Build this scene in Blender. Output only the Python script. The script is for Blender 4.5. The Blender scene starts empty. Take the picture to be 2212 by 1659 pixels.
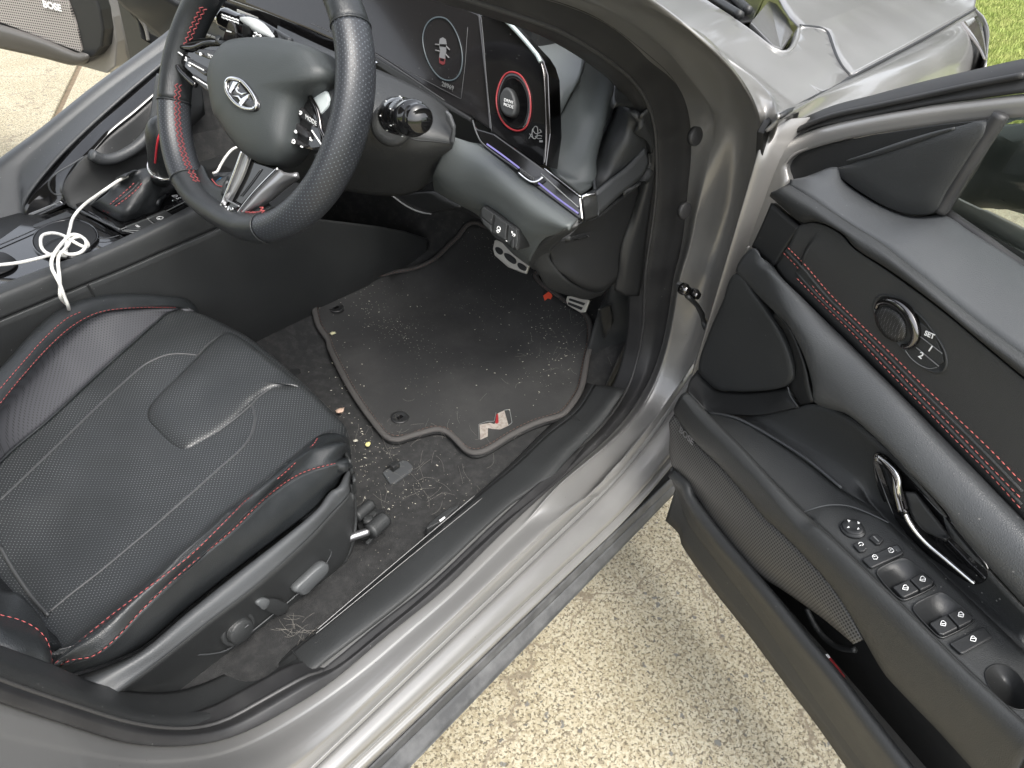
import bpy, bmesh, math, random
import numpy as np
from mathutils import Vector, Matrix
from mathutils.geometry import delaunay_2d_cdt
random.seed(4)
S = bpy.context.scene
COL = S.collection
# ------------------------------------------------------------------ camera
CAM = np.array([-0.55570928, -1.19344144, 1.1817764])
M = np.array([[0.62478423, 0.43132105, 0.65085084],
              [-0.77589047, 0.43627536, 0.45569485],
              [0.0873994, 0.78969992, -0.60723586]])      # rows world x, y, z; columns right, up, forward
cd = bpy.data.cameras.new('camera'); cam = bpy.data.objects.new('camera', cd); COL.objects.link(cam)
cd.sensor_width = 36; cd.lens = 26.0; cd.clip_start = 0.02; cd.clip_end = 500
Rm = Matrix(((M[0][0], M[0][1], -M[0][2]), (M[1][0], M[1][1], -M[1][2]), (M[2][0], M[2][1], -M[2][2])))
cam.matrix_world = Matrix.Translation(Vector(CAM)) @ Rm.to_4x4()
S.camera = cam
# ------------------------------------------------------------------ light
SUN_EL, SUN_AZ = math.radians(58), math.radians(-115)      # azimuth measured from +X towards +Y
w = bpy.data.worlds.new('World'); S.world = w; w.use_nodes = True
nt = w.node_tree; bg = nt.nodes['Background']
sky = nt.nodes.new('ShaderNodeTexSky'); sky.sky_type = 'NISHITA'; sky.sun_disc = False
sky.sun_elevation = SUN_EL; sky.sun_rotation = math.radians(90) - SUN_AZ; sky.dust_density = 4.0; sky.air_density = 1.0; sky.ozone_density = 0.6
hs = nt.nodes.new('ShaderNodeHueSaturation'); hs.inputs['Saturation'].default_value = 0.28
nt.links.new(sky.outputs[0], hs.inputs['Color']); nt.links.new(hs.outputs[0], bg.inputs[0]); bg.inputs[1].default_value = 0.15
sd = bpy.data.lights.new('sun', 'SUN'); so = bpy.data.objects.new('sun', sd); COL.objects.link(so)
sd.energy = .8; sd.angle = math.radians(18); sd.color = (1, .96, .88)
sdir = Vector((math.cos(SUN_EL) * math.cos(SUN_AZ), math.cos(SUN_EL) * math.sin(SUN_AZ), math.sin(SUN_EL)))
so.rotation_euler = sdir.to_track_quat('Z', 'Y').to_euler(); so.location = (0, 0, 6)
S.view_settings.view_transform = 'Standard'; S.view_settings.look = 'None'
S.view_settings.exposure = 1.7; S.view_settings.gamma = 1
S.render.engine = 'CYCLES'

# ------------------------------------------------------------------ measuring helpers
# the photograph was measured with a grid; these turn a measured line of sight plus a known surface into a place
F_ = 1598.0
OR = {0: (0, 0), 1: (0, 0), 2: (800, 0), 3: (1600, 0), 4: (0, 600), 5: (800, 600), 6: (1600, 600), 7: (0, 1200), 8: (1600, 1200), 9: (800, 1200),
      11: (380, 0), 12: (380, 280), 13: (0, 380), 14: (1150, 0)}
A3 = lambda *a: np.array(a, float)
HINGE = A3(.40, -.90, 0); TH = math.radians(64)
DD = A3(-math.cos(TH), -math.sin(TH), 0); DN = A3(-math.sin(TH), math.cos(TH), 0)
PH = A3(.52, 1.12, 0); PD = A3(-math.cos(TH), math.sin(TH), 0); PN = A3(-math.sin(TH), -math.cos(TH), 0)
WC = A3(0, -.37, .88); WN = A3(-.90631, 0, .42262); WU = A3(0, -1, 0); WV = A3(.42262, 0, .90631)
UP = A3(0, 0, 1)

def ray(zn, x, y):
    if zn == 0: px, py = x, y
    else:
        s = .36 if zn < 10 else .216
        px, py = OR[zn][0] * .8848 + x * s, OR[zn][1] * .8848 + y * s
    return M @ A3(px - 1106, 829 - py, F_)

def hit(r, k, v):
    if k in 'xyz':
        i = 'xyz'.index(k); return CAM + r * (v - CAM[i]) / r[i]
    if k == 'd': p0, n = HINGE, DN
    elif k == 'p': p0, n = PH, PN
    elif k == 'w': p0, n = WC, WN
    return CAM + r * (((p0 - CAM) @ n + v) / (r @ n))

def L(zn, pts, k, v=0., v2=None):
    """list of measured points -> list of 3D points on surface k (v may be a number, a pair, or a list)"""
    if isinstance(pts, str): pts = [tuple(float(c) for c in p.split(',')) for p in pts.split()]
    n = len(pts); out = []
    for i, p in enumerate(pts):
        r = ray(zn, *p)
        if k == 'P':                       # plane through v with normal v2
            out.append(CAM + r * (((v - CAM) @ v2) / (r @ v2))); continue
        if k == 'h':                       # height field v(x, y), lifted by v2
            rl_ = np.linalg.norm(r); lo_ = (-.35 - CAM[0]) / r[0] if v is zhood else .2 / rl_
            f_ = lambda t: CAM[2] + r[2] * t - v(CAM[0] + r[0] * t, CAM[1] + r[1] * t) - (v2 or 0)
            t0, hi_ = lo_, None
            for _ in range(160):
                t1_ = t0 + .025 / rl_
                if f_(t1_) < 0: hi_ = t1_; break
                t0 = t1_
            t = t0
            if hi_ is not None:
                for _ in range(18):
                    t = (t0 + hi_) / 2
                    if f_(t) < 0: hi_ = t
                    else: t0 = t
            out.append(CAM + r * t); continue
        vv = v[i] if isinstance(v, (list, tuple)) else (v if v2 is None else v + (v2 - v) * i / max(1, n - 1))
        out.append(hit(r, k, vv))
    return out

def zhood(x, y):
    return .945 - .022 * (x - .9) - .012 * max(0, x - 1.6) ** 2 - .62 * max(0, -y - .60) ** 1.6 + .30 * max(0, .56 - x)

def resample(pts, m, closed=False, smooth=True):
    P = [np.array(p, float) for p in pts]
    if smooth and not closed and len(P) > 4:      # drop points measured twice where two close-ups overlap
        i = 1
        while i < len(P) - 1 and len(P) > 3:
            a, b = P[i] - P[i - 1], P[i + 1] - P[i]
            if a @ b < -.35 * np.linalg.norm(a) * np.linalg.norm(b): P.pop(i); i = max(1, i - 1)
            else: i += 1
    n = len(P)
    if n == 1: return np.array([P[0]] * m)
    seg = []
    N = n if closed else n - 1
    for i in range(N):
        if closed: a, b, c, d = P[i - 1], P[i], P[(i + 1) % n], P[(i + 2) % n]
        else:
            b, c = P[i], P[i + 1]; a = P[i - 1] if i else 2 * b - c; d = P[i + 2] if i + 2 < n else 2 * c - b
        K = 10
        for j in range(K):
            t = j / K
            if smooth:
                # centripetal-ish hermite with limited tangents
                lb = np.linalg.norm(c - b) + 1e-9
                t1 = (c - a); t1 = t1 / (np.linalg.norm(t1) + 1e-9) * lb
                t2 = (d - b); t2 = t2 / (np.linalg.norm(t2) + 1e-9) * lb
                h = (2*t**3-3*t*t+1)*b + (t**3-2*t*t+t)*t1 + (-2*t**3+3*t*t)*c + (t**3-t*t)*t2
            else: h = b + (c - b) * t
            seg.append(h)
    seg.append(P[0] if closed else P[-1]); seg = np.array(seg)
    dl = np.r_[0, np.cumsum(np.linalg.norm(np.diff(seg, axis=0), axis=1))]
    u = np.linspace(0, dl[-1], m + 1 if closed else m)
    q = np.stack([np.interp(u, dl, seg[:, k]) for k in range(3)], 1)
    return q[:-1] if closed else q

# ------------------------------------------------------------------ object helpers
def link(name, me, mat, parent=None, smooth=True):
    o = bpy.data.objects.new(name, me); COL.objects.link(o)
    if mat is not None:
        for m_ in (mat if isinstance(mat, list) else [mat]): me.materials.append(m_)
    if parent is not None: o.parent = parent
    if smooth and len(me.polygons): me.polygons.foreach_set('use_smooth', [True] * len(me.polygons))
    return o

def mesh(name, V, Fc, mat, parent=None, smooth=True):
    me = bpy.data.meshes.new(name); me.from_pydata([tuple(v) for v in V], [], Fc); me.update()
    return link(name, me, mat, parent, smooth)

def solid(o, t, off=-1.):
    if t:
        m = o.modifiers.new('thickness', 'SOLIDIFY'); m.thickness = t; m.offset = off; m.use_even_offset = False
    return o

def bev(o, w_, seg=2, ang=35):
    m = o.modifiers.new('bevel', 'BEVEL'); m.width = w_; m.segments = seg; m.limit_method = 'ANGLE'; m.angle_limit = math.radians(ang)
    return o

def loft(name, rows, mat, parent=None, m=40, sub=5, creases=(), t=.003, face=None, linear=False, up=None, pre=False):
    R_ = [np.array(r) for r in rows] if pre else [resample(r, m) for r in rows]
    if pre: m = len(R_[0])
    n = len(R_); V = []; Fc = []
    groups = []; last = 0
    for c in list(creases) + [n - 1]:
        if c > last: groups.append(list(range(last, c + 1))); last = c
    for g in groups:
        G = [R_[i] for i in g]; lines = []
        for i in range(len(G) - 1):
            b, c = G[i], G[i + 1]; a = G[i - 1] if i else 2 * b - c; d = G[i + 2] if i + 2 < len(G) else 2 * c - b
            for j in range(sub):
                s = j / sub
                if linear or len(G) == 2: lines.append(b + (c - b) * s)
                else:
                    lb = np.linalg.norm(c - b, axis=1, keepdims=True) + 1e-9
                    t1 = (c - a); t1 = t1 / (np.linalg.norm(t1, axis=1, keepdims=True) + 1e-9) * lb
                    t2 = (d - b); t2 = t2 / (np.linalg.norm(t2, axis=1, keepdims=True) + 1e-9) * lb
                    lines.append((2*s**3-3*s*s+1)*b + (s**3-2*s*s+s)*t1 + (-2*s**3+3*s*s)*c + (s**3-s*s)*t2)
        lines.append(G[-1]); o0 = len(V)
        for l_ in lines: V += list(l_)
        for i in range(len(lines) - 1):
            for j in range(m - 1):
                a = o0 + i * m + j; Fc.append((a, a + 1, a + m + 1, a + m))
    V = np.array(V); s = 0
    for f in Fc[::7]:
        nrm = np.cross(V[f[1]] - V[f[0]], V[f[3]] - V[f[0]]); s += nrm @ ((CAM if up is None else V[f[0]] + up) - V[f[0]])
    if s < 0: Fc = [f[::-1] for f in Fc]
    o = mesh(name, V, Fc, mat, parent); solid(o, t); return o

def frames(P, closed):
    n = len(P); T = np.zeros_like(P)
    for i in range(n):
        a = P[i - 1] if (i or closed) else P[0]; b = P[(i + 1) % n] if (i < n - 1 or closed) else P[-1]
        T[i] = (b - a) / (np.linalg.norm(b - a) + 1e-12)
    return T

def tube(name, pts, r, mat, parent=None, closed=False, seg=8, m=None, up=None, r2=None, smooth=True, cap=True, prof=None):
    """r may be a function of 0..1; up+r2 give an elliptical section (r2 along up)"""
    m = m or max(2, len(pts) * 6)
    P = resample(pts, m, closed, smooth); n = len(P); T = frames(P, closed)
    V = []; Fc = []
    N = None
    for i in range(n):
        if up is not None: N = np.array(up, float)
        elif N is None: N = A3(.3, .2, .9)
        N = N - T[i] * (N @ T[i]); N /= np.linalg.norm(N) + 1e-12
        B = np.cross(T[i], N); u = i / max(1, n - 1)
        ra = r(u) if callable(r) else r; rb = (r2(u) if callable(r2) else r2) if r2 is not None else ra
        if prof:
            for (a, b) in prof: V.append(P[i] + B * a * ra + N * b * rb)
        else:
            for k in range(seg):
                a = 2 * math.pi * k / seg; V.append(P[i] + B * math.cos(a) * ra + N * math.sin(a) * rb)
    if prof: seg = len(prof)
    for i in range(n if closed else n - 1):
        for k in range(seg):
            a = i * seg + k; b = i * seg + (k + 1) % seg; c = ((i + 1) % n) * seg + (k + 1) % seg; d = ((i + 1) % n) * seg + k
            Fc.append((a, b, c, d))
    if cap and not closed:
        Fc.append(tuple(range(seg))[::-1]); Fc.append(tuple(range((n - 1) * seg, n * seg)))
    me = bpy.data.meshes.new(name); me.from_pydata([tuple(v) for v in V], [], Fc)
    bm = bmesh.new(); bm.from_mesh(me); bmesh.ops.recalc_face_normals(bm, faces=bm.faces); bm.to_mesh(me); bm.free()
    return link(name, me, mat, parent, True)

def normal_of(P):
    P = np.array(P); c = P.mean(0); n = np.zeros(3)
    for i in range(len(P)): n += np.cross(P[i - 1] - c, P[i] - c)
    n /= np.linalg.norm(n) + 1e-12
    return n if n @ (CAM - c) > 0 else -n

def plate(name, pts, mat, parent=None, t=.004, b=.0008, raise_=0., rnd=0, n=None, seg=2):
    """closed outline on a surface -> solid plate of thickness t whose top stands raise_ above the outline"""
    P = [np.array(p) for p in pts]
    if rnd: P = list(resample(P, rnd, True))
    if n is None: n = normal_of(P)
    c = np.mean(P, 0); ar = sum(np.cross(P[i - 1] - c, P[i] - c) for i in range(len(P)))
    if ar @ n < 0: P = P[::-1]
    k = len(P); V = [p + n * raise_ for p in P] + [p + n * (raise_ - t) for p in P]
    Fc = [tuple(range(k)), tuple(range(k, 2 * k))[::-1]] + [(i, i + k, (i + 1) % k + k, (i + 1) % k) for i in range(k)]
    o = mesh(name, V, Fc, mat, parent, smooth=False)
    if b: bev(o, b, seg, 30)
    return o

def puff(name, pts, prof, mat, parent=None, rnd=48, n=None, ctr=None):
    """dome: rings of the outline scaled by s and lifted by h, prof = [(s, h), ...]; ends in a cap"""
    P = resample(pts, rnd, True)
    if n is None: n = normal_of(P)
    c = P.mean(0) if ctr is None else np.array(ctr)
    ar = sum(np.cross(P[i - 1] - c, P[i] - c) for i in range(len(P)))
    if ar @ n < 0: P = P[::-1]
    V = []; Fc = []
    for (s, h) in prof:
        for p in P: V.append(c + (p - c) * s + n * h)
    k = rnd
    for i in range(len(prof) - 1):
        for j in range(k):
            a = i * k + j; b = i * k + (j + 1) % k; Fc.append((a, b, b + k, a + k))
    Fc.append(tuple(range((len(prof) - 1) * k, len(prof) * k)))
    Fc.append(tuple(range(k))[::-1])
    return mesh(name, V, Fc, mat, parent)

def circle(c, n, r, k=32, a0=0, a1=None, ref=None, ry=None):
    n = np.array(n, float); n /= np.linalg.norm(n)
    ref = A3(*(ref if ref is not None else ((0, 0, 1) if abs(n[2]) < .95 else (1, 0, 0)))); u = ref - n * (ref @ n); u /= np.linalg.norm(u); v = np.cross(n, u)
    ry = ry or r
    if a1 is None: return [np.array(c) + u * math.cos(2 * math.pi * i / k) * r + v * math.sin(2 * math.pi * i / k) * ry for i in range(k)]
    return [np.array(c) + u * math.cos(a0 + (a1 - a0) * i / k) * r + v * math.sin(a0 + (a1 - a0) * i / k) * ry for i in range(k + 1)]

def lathe(name, c, ax, prof, mat, parent=None, k=32):
    """prof = [(radius, height along ax)]"""
    ax = np.array(ax, float); ax /= np.linalg.norm(ax); V = []; Fc = []
    for (r, h) in prof: V += [p + ax * h for p in circle(c, ax, max(r, 1e-5), k)]
    for i in range(len(prof) - 1):
        for j in range(k):
            a = i * k + j; b = i * k + (j + 1) % k; Fc.append((a, b, b + k, a + k))
    Fc.append(tuple(range(k))[::-1]); Fc.append(tuple(range((len(prof) - 1) * k, len(prof) * k)))
    o = mesh(name, V, Fc, mat, parent); bm = bmesh.new(); bm.from_mesh(o.data); bmesh.ops.recalc_face_normals(bm, faces=bm.faces); bm.to_mesh(o.data); bm.free()
    return o

def stitch(name, pts, mat, parent, length=.0040, gap=.0024, r=.00058, lift=.0004):
    P = np.array([np.array(p) for p in pts]); tot = np.linalg.norm(np.diff(P, axis=0), axis=1).sum()
    k = max(2, int(tot / (length + gap))); Q = resample(pts, k * 3 + 1); V = []; Fc = []
    for i in range(k):
        a, b = Q[i * 3], Q[i * 3 + 2]; t = b - a; t /= np.linalg.norm(t) + 1e-9
        vw = CAM - a; vw /= np.linalg.norm(vw); s = np.cross(t, vw); s /= np.linalg.norm(s); nn_ = np.cross(s, t)
        o0 = len(V)
        for (p, w_) in ((a, .5), ((a + b) / 2, 1.), (b, .5)):
            for kk in range(4):
                an = math.pi / 2 * kk; V.append(p + nn_ * (lift + math.sin(an) * r * w_) + s * math.cos(an) * r * w_)
        for z in range(2):
            for kk in range(4): Fc.append((o0 + z * 4 + kk, o0 + z * 4 + (kk + 1) % 4, o0 + z * 4 + 4 + (kk + 1) % 4, o0 + z * 4 + 4 + kk))
        Fc.append((o0 + 3, o0 + 2, o0 + 1, o0)); Fc.append((o0 + 8, o0 + 9, o0 + 10, o0 + 11))
    return stuff(mesh(name, V, Fc, mat, parent))

def stuff(o): o['kind'] = 'stuff'; return o

def text(name, s, p0, p1, upv, size, mat, parent, n=None, ext=.0002, lift=.0006, bold=0., align='LEFT'):
    """flat lettering from p0 towards p1; upv = any vector on the reading-up side"""
    cu = bpy.data.curves.new(name, 'FONT'); cu.body = s; cu.size = size; cu.extrude = ext; cu.offset = bold; cu.align_x = align
    tmp = bpy.data.objects.new(name, cu); COL.objects.link(tmp)
    dg = bpy.context.evaluated_depsgraph_get(); me = bpy.data.meshes.new_from_object(tmp.evaluated_get(dg)); bpy.data.objects.remove(tmp); bpy.data.curves.remove(cu)
    p0, p1 = np.array(p0), np.array(p1); x = p1 - p0; x /= np.linalg.norm(x); u = np.array(upv, float); u -= x * (u @ x); u /= np.linalg.norm(u); z = np.cross(x, u)
    if z @ (CAM - p0) < 0: pass
    p0 = p0 + z * lift * (1 if z @ (CAM - p0) > 0 else -1)
    mw = Matrix(((x[0], u[0], z[0], p0[0]), (x[1], u[1], z[1], p0[1]), (x[2], u[2], z[2], p0[2]), (0, 0, 0, 1)))
    me.transform(mw); me.materials.clear()
    return link(name, me, mat, parent, False)

def fill(outline2, step, zf, name, mat, parent=None, t=.006):
    """polygon in plan, filled with a fine net that follows the height zf(x, y)"""
    n = len(outline2); V = [Vector(p) for p in outline2]; E = [(i, (i + 1) % n) for i in range(n)]
    xs = [p[0] for p in outline2]; ys = [p[1] for p in outline2]
    x = min(xs)
    while x < max(xs):
        y = min(ys)
        while y < max(ys): V.append(Vector((x + random.uniform(-.1, .1) * step, y + random.uniform(-.1, .1) * step))); y += step
        x += step
    vo, eo, fo, *_ = delaunay_2d_cdt(V, E, [], 1, 1e-5)
    o = mesh(name, [(v.x, v.y, zf(v.x, v.y)) for v in vo], [tuple(f) for f in fo], mat, parent)
    s = sum(p.normal.z for p in o.data.polygons)
    if s < 0: o.data.flip_normals()
    return solid(o, t)

def tag(o, label, cat, group=None, kind=None):
    o['label'] = label; o['category'] = cat
    if group: o['group'] = group
    if kind: o['kind'] = kind
    return o

def box(name, lo, hi, mat, parent=None, b=.004, rot=None):
    V = [(x, y, z) for x in (lo[0], hi[0]) for y in (lo[1], hi[1]) for z in (lo[2], hi[2])]
    Fc = [(0, 1, 3, 2), (4, 6, 7, 5), (0, 4, 5, 1), (2, 3, 7, 6), (0, 2, 6, 4), (1, 5, 7, 3)]
    o = mesh(name, V, Fc, mat, parent, False)
    if b: bev(o, b)
    return o

# ------------------------------------------------------------------ materials
def mat(name, col, rough=.5, metal=0., bump=0., bscale=200., coat=0., spec=.5, noise=0., nscale=30., ncol=None, btype='NOISE', aniso=None):
    m = bpy.data.materials.new(name); m.use_nodes = True; t = m.node_tree; b = t.nodes['Principled BSDF']
    b.inputs['Base Color'].default_value = (*col, 1); b.inputs['Roughness'].default_value = rough; b.inputs['Metallic'].default_value = metal
    b.inputs['Coat Weight'].default_value = coat; b.inputs['Coat Roughness'].default_value = .06; b.inputs['Specular IOR Level'].default_value = spec
    g = t.nodes.new('ShaderNodeNewGeometry'); pos = g.outputs['Position']
    if noise:
        nz = t.nodes.new('ShaderNodeTexNoise'); nz.inputs['Scale'].default_value = nscale; nz.inputs['Detail'].default_value = 5; nz.inputs['Roughness'].default_value = .65
        t.links.new(pos, nz.inputs['Vector']); mx = t.nodes.new('ShaderNodeMix'); mx.data_type = 'RGBA'
        mx.inputs['A'].default_value = (*col, 1); mx.inputs['B'].default_value = (*(ncol or [c * 2 for c in col]), 1)
        mr = t.nodes.new('ShaderNodeMapRange'); mr.inputs['From Min'].default_value = .42; mr.inputs['From Max'].default_value = .72; mr.inputs['To Max'].default_value = noise
        t.links.new(nz.outputs['Fac'], mr.inputs['Value']); t.links.new(mr.outputs[0], mx.inputs['Factor']); t.links.new(mx.outputs['Result'], b.inputs['Base Color'])
        # smudges also change the gloss a little
        ma = t.nodes.new('ShaderNodeMath'); ma.operation = 'MULTIPLY_ADD'; ma.inputs[1].default_value = .25; ma.inputs[2].default_value = rough
        t.links.new(mr.outputs[0], ma.inputs[0]); t.links.new(ma.outputs[0], b.inputs['Roughness'])
    if bump:
        if btype == 'VORONOI':
            tx = t.nodes.new('ShaderNodeTexVoronoi'); tx.feature = 'DISTANCE_TO_EDGE'; out = tx.outputs['Distance']
        else:
            tx = t.nodes.new('ShaderNodeTexNoise'); tx.inputs['Detail'].default_value = 2; out = tx.outputs['Fac']
        tx.inputs['Scale'].default_value = bscale; t.links.new(pos, tx.inputs['Vector'])
        bp = t.nodes.new('ShaderNodeBump'); bp.inputs['Strength'].default_value = bump; bp.inputs['Distance'].default_value = .001
        t.links.new(out, bp.inputs['Height']); t.links.new(bp.outputs[0], b.inputs['Normal'])
    return m

def wavy(m, scale=9., dist=.004):
    t = m.node_tree; b = t.nodes['Principled BSDF']; g = t.nodes.new('ShaderNodeNewGeometry'); n = t.nodes.new('ShaderNodeTexNoise'); n.inputs['Scale'].default_value = scale; n.inputs['Detail'].default_value = 1.5
    t.links.new(g.outputs['Position'], n.inputs['Vector']); bp = t.nodes.new('ShaderNodeBump'); bp.inputs['Strength'].default_value = 1; bp.inputs['Distance'].default_value = dist
    t.links.new(n.outputs['Fac'], bp.inputs['Height']); l = b.inputs['Normal'].links
    if l: src = l[0].from_node; t.links.new(bp.outputs[0], src.inputs['Normal'])
    else: t.links.new(bp.outputs[0], b.inputs['Normal'])

def paintmat():
    m = mat('warm_grey_metallic_paint', (.25, .248, .243), .30, .45, coat=.5, noise=.35, nscale=6, ncol=(.29, .286, .278))
    t = m.node_tree; b = t.nodes['Principled BSDF']; g = t.nodes.new('ShaderNodeNewGeometry')
    fl = t.nodes.new('ShaderNodeTexVoronoi'); fl.inputs['Scale'].default_value = 1400; t.links.new(g.outputs['Position'], fl.inputs['Vector'])
    bp = t.nodes.new('ShaderNodeBump'); bp.inputs['Strength'].default_value = .12; bp.inputs['Distance'].default_value = .0004
    t.links.new(fl.outputs['Color'], bp.inputs['Height']); t.links.new(bp.outputs[0], b.inputs['Normal'])
    return m

def perfmat(name, base, dot, scale, rad, rough=.37, rot=45, plane='XY'):
    """leather with a regular net of pin holes"""
    m = mat(name, base, rough, bump=.25, bscale=700, btype='VORONOI'); t = m.node_tree; b = t.nodes['Principled BSDF']
    g = t.nodes.new('ShaderNodeNewGeometry'); mp = t.nodes.new('ShaderNodeMapping'); mp.inputs['Rotation'].default_value = (0, 0, math.radians(rot)) if plane == 'XY' else (0, math.radians(90), 0)
    if plane == 'UV':
        tc = t.nodes.new('ShaderNodeTexCoord'); t.links.new(tc.outputs['UV'], mp.inputs['Vector']); mp.inputs['Rotation'].default_value = (0, 0, math.radians(45)); plane = 'XY'
    else: t.links.new(g.outputs['Position'], mp.inputs['Vector'])
    v = t.nodes.new('ShaderNodeTexVoronoi'); v.voronoi_dimensions = '2D' if plane == 'XY' else '3D'; v.inputs['Scale'].default_value = scale; v.inputs['Randomness'].default_value = 0
    t.links.new(mp.outputs[0], v.inputs['Vector'])
    mr = t.nodes.new('ShaderNodeMapRange'); mr.inputs['From Min'].default_value = rad * .7; mr.inputs['From Max'].default_value = rad * 1.2; mr.inputs['To Min'].default_value = 1; mr.inputs['To Max'].default_value = 0
    t.links.new(v.outputs['Distance'], mr.inputs['Value'])
    nz = t.nodes.new('ShaderNodeTexNoise'); nz.inputs['Scale'].default_value = 14; t.links.new(g.outputs['Position'], nz.inputs['Vector'])
    mr2 = t.nodes.new('ShaderNodeMapRange'); mr2.inputs['From Min'].default_value = .35; mr2.inputs['From Max'].default_value = .65; mr2.inputs['To Min'].default_value = .55
    t.links.new(nz.outputs['Fac'], mr2.inputs['Value']); mu = t.nodes.new('ShaderNodeMath'); mu.operation = 'MULTIPLY'
    t.links.new(mr.outputs[0], mu.inputs[0]); t.links.new(mr2.outputs[0], mu.inputs[1])
    mx = t.nodes.new('ShaderNodeMix'); mx.data_type = 'RGBA'; mx.inputs['A'].default_value = (*base, 1); mx.inputs['B'].default_value = (*dot, 1)
    t.links.new(mu.outputs[0], mx.inputs['Factor']); t.links.new(mx.outputs['Result'], b.inputs['Base Color'])
    return m

def emit(name, col, s):
    m = mat(name, (0.01, .01, .01), .3); b = m.node_tree.nodes['Principled BSDF']; b.inputs['Emission Color'].default_value = (*col, 1); b.inputs['Emission Strength'].default_value = s; return m

def aggmat():
    m = bpy.data.materials.new('exposed_aggregate'); m.use_nodes = True; t = m.node_tree; b = t.nodes['Principled BSDF']; b.inputs['Roughness'].default_value = .85
    g = t.nodes.new('ShaderNodeNewGeometry'); P = g.outputs['Position']
    def vor(sc, feat='F1'):
        v = t.nodes.new('ShaderNodeTexVoronoi'); v.inputs['Scale'].default_value = sc; v.feature = feat; t.links.new(wp, v.inputs['Vector']); return v
    def ramp(src, stops, interp='LINEAR'):
        r = t.nodes.new('ShaderNodeValToRGB'); r.color_ramp.interpolation = interp
        while len(r.color_ramp.elements) < len(stops): r.color_ramp.elements.new(.5)
        for e, (p, c) in zip(r.color_ramp.elements, stops): e.position = p; e.color = (*c, 1)
        t.links.new(src, r.inputs[0]); return r.outputs[0]
    def mix(a, b_, f, mode='MIX'):
        x = t.nodes.new('ShaderNodeMix'); x.data_type = 'RGBA'; x.blend_type = mode
        for s, n_ in ((a, 'A'), (b_, 'B'), (f, 'Factor')):
            if isinstance(s, (int, float)): x.inputs[n_].default_value = s
            elif isinstance(s, tuple): x.inputs[n_].default_value = (*s, 1)
            else: t.links.new(s, x.inputs[n_])
        return x.outputs['Result']
    # slightly warped position for irregular stones
    nz = t.nodes.new('ShaderNodeTexNoise'); nz.inputs['Scale'].default_value = 60; t.links.new(P, nz.inputs['Vector'])
    va = t.nodes.new('ShaderNodeVectorMath'); va.operation = 'MULTIPLY_ADD'; va.inputs[1].default_value = (.02, .02, .02); t.links.new(nz.outputs['Color'], va.inputs[0]); t.links.new(P, va.inputs[2]); wp = va.outputs[0]
    v1 = vor(230); v2 = vor(62); e1 = vor(230, 'DISTANCE_TO_EDGE')
    stones = ramp(v1.outputs['Color'], [(0, (.34, .30, .205)), (.25, (.40, .36, .26)), (.5, (.45, .415, .315)), (.70, (.31, .27, .185)), (.82, (.23, .20, .145)), (.91, (.125, .12, .105)), (.985, (.28, .18, .08))], 'CONSTANT')
    sp = ramp(v2.outputs['Color'], [(0, (0, 0, 0)), (.80, (0, 0, 0)), (.81, (1, 1, 1))], 'CONSTANT')
    c = mix(stones, (.24, .22, .20), 0.)
    d2 = ramp(v2.outputs['Distance'], [(0, (1, 1, 1)), (.28, (1, 1, 1)), (.34, (0, 0, 0))])
    both = mix(sp, d2, 1., 'MULTIPLY'); c = mix(c, (.17, .165, .155), both)
    nb = t.nodes.new('ShaderNodeTexNoise'); nb.inputs['Scale'].default_value = 175; nb.inputs['Detail'].default_value = 6; nb.inputs['Roughness'].default_value = .7; t.links.new(P, nb.inputs['Vector'])
    pits = ramp(nb.outputs['Fac'], [(0, (1, 1, 1)), (.425, (1, 1, 1)), (.475, (0, 0, 0))]); c = mix(c, (.12, .10, .068), pits)
    nl = t.nodes.new('ShaderNodeTexNoise'); nl.inputs['Scale'].default_value = 3.2; nl.inputs['Detail'].default_value = 5; t.links.new(P, nl.inputs['Vector'])
    st = ramp(nl.outputs['Fac'], [(0, (.68, .66, .62)), (.38, (.84, .83, .80)), (.62, (.95, .95, .95))]); c = mix(c, st, 1., 'MULTIPLY')
    # hairline cracks
    nc = t.nodes.new('ShaderNodeTexNoise'); nc.inputs['Scale'].default_value = 8; nc.inputs['Detail'].default_value = 6; t.links.new(P, nc.inputs['Vector'])
    vb = t.nodes.new('ShaderNodeVectorMath'); vb.operation = 'MULTIPLY_ADD'; vb.inputs[1].default_value = (.25, .25, .25); t.links.new(nc.outputs['Color'], vb.inputs[0]); t.links.new(P, vb.inputs[2])
    cr = t.nodes.new('ShaderNodeTexVoronoi'); cr.feature = 'DISTANCE_TO_EDGE'; cr.inputs['Scale'].default_value = 1.7; t.links.new(vb.outputs[0], cr.inputs['Vector'])
    crm = ramp(cr.outputs['Distance'], [(0, (.9, .9, .9)), (.004, (.6, .6, .6)), (.009, (0, 0, 0))]); c = mix(c, (.17, .14, .10), crm)
    t.links.new(c, b.inputs['Base Color'])
    bp = t.nodes.new('ShaderNodeBump'); bp.inputs['Strength'].default_value = .6; bp.inputs['Distance'].default_value = .002; t.links.new(e1.outputs['Distance'], bp.inputs['Height']); t.links.new(bp.outputs[0], b.inputs['Normal'])
    return m

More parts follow.
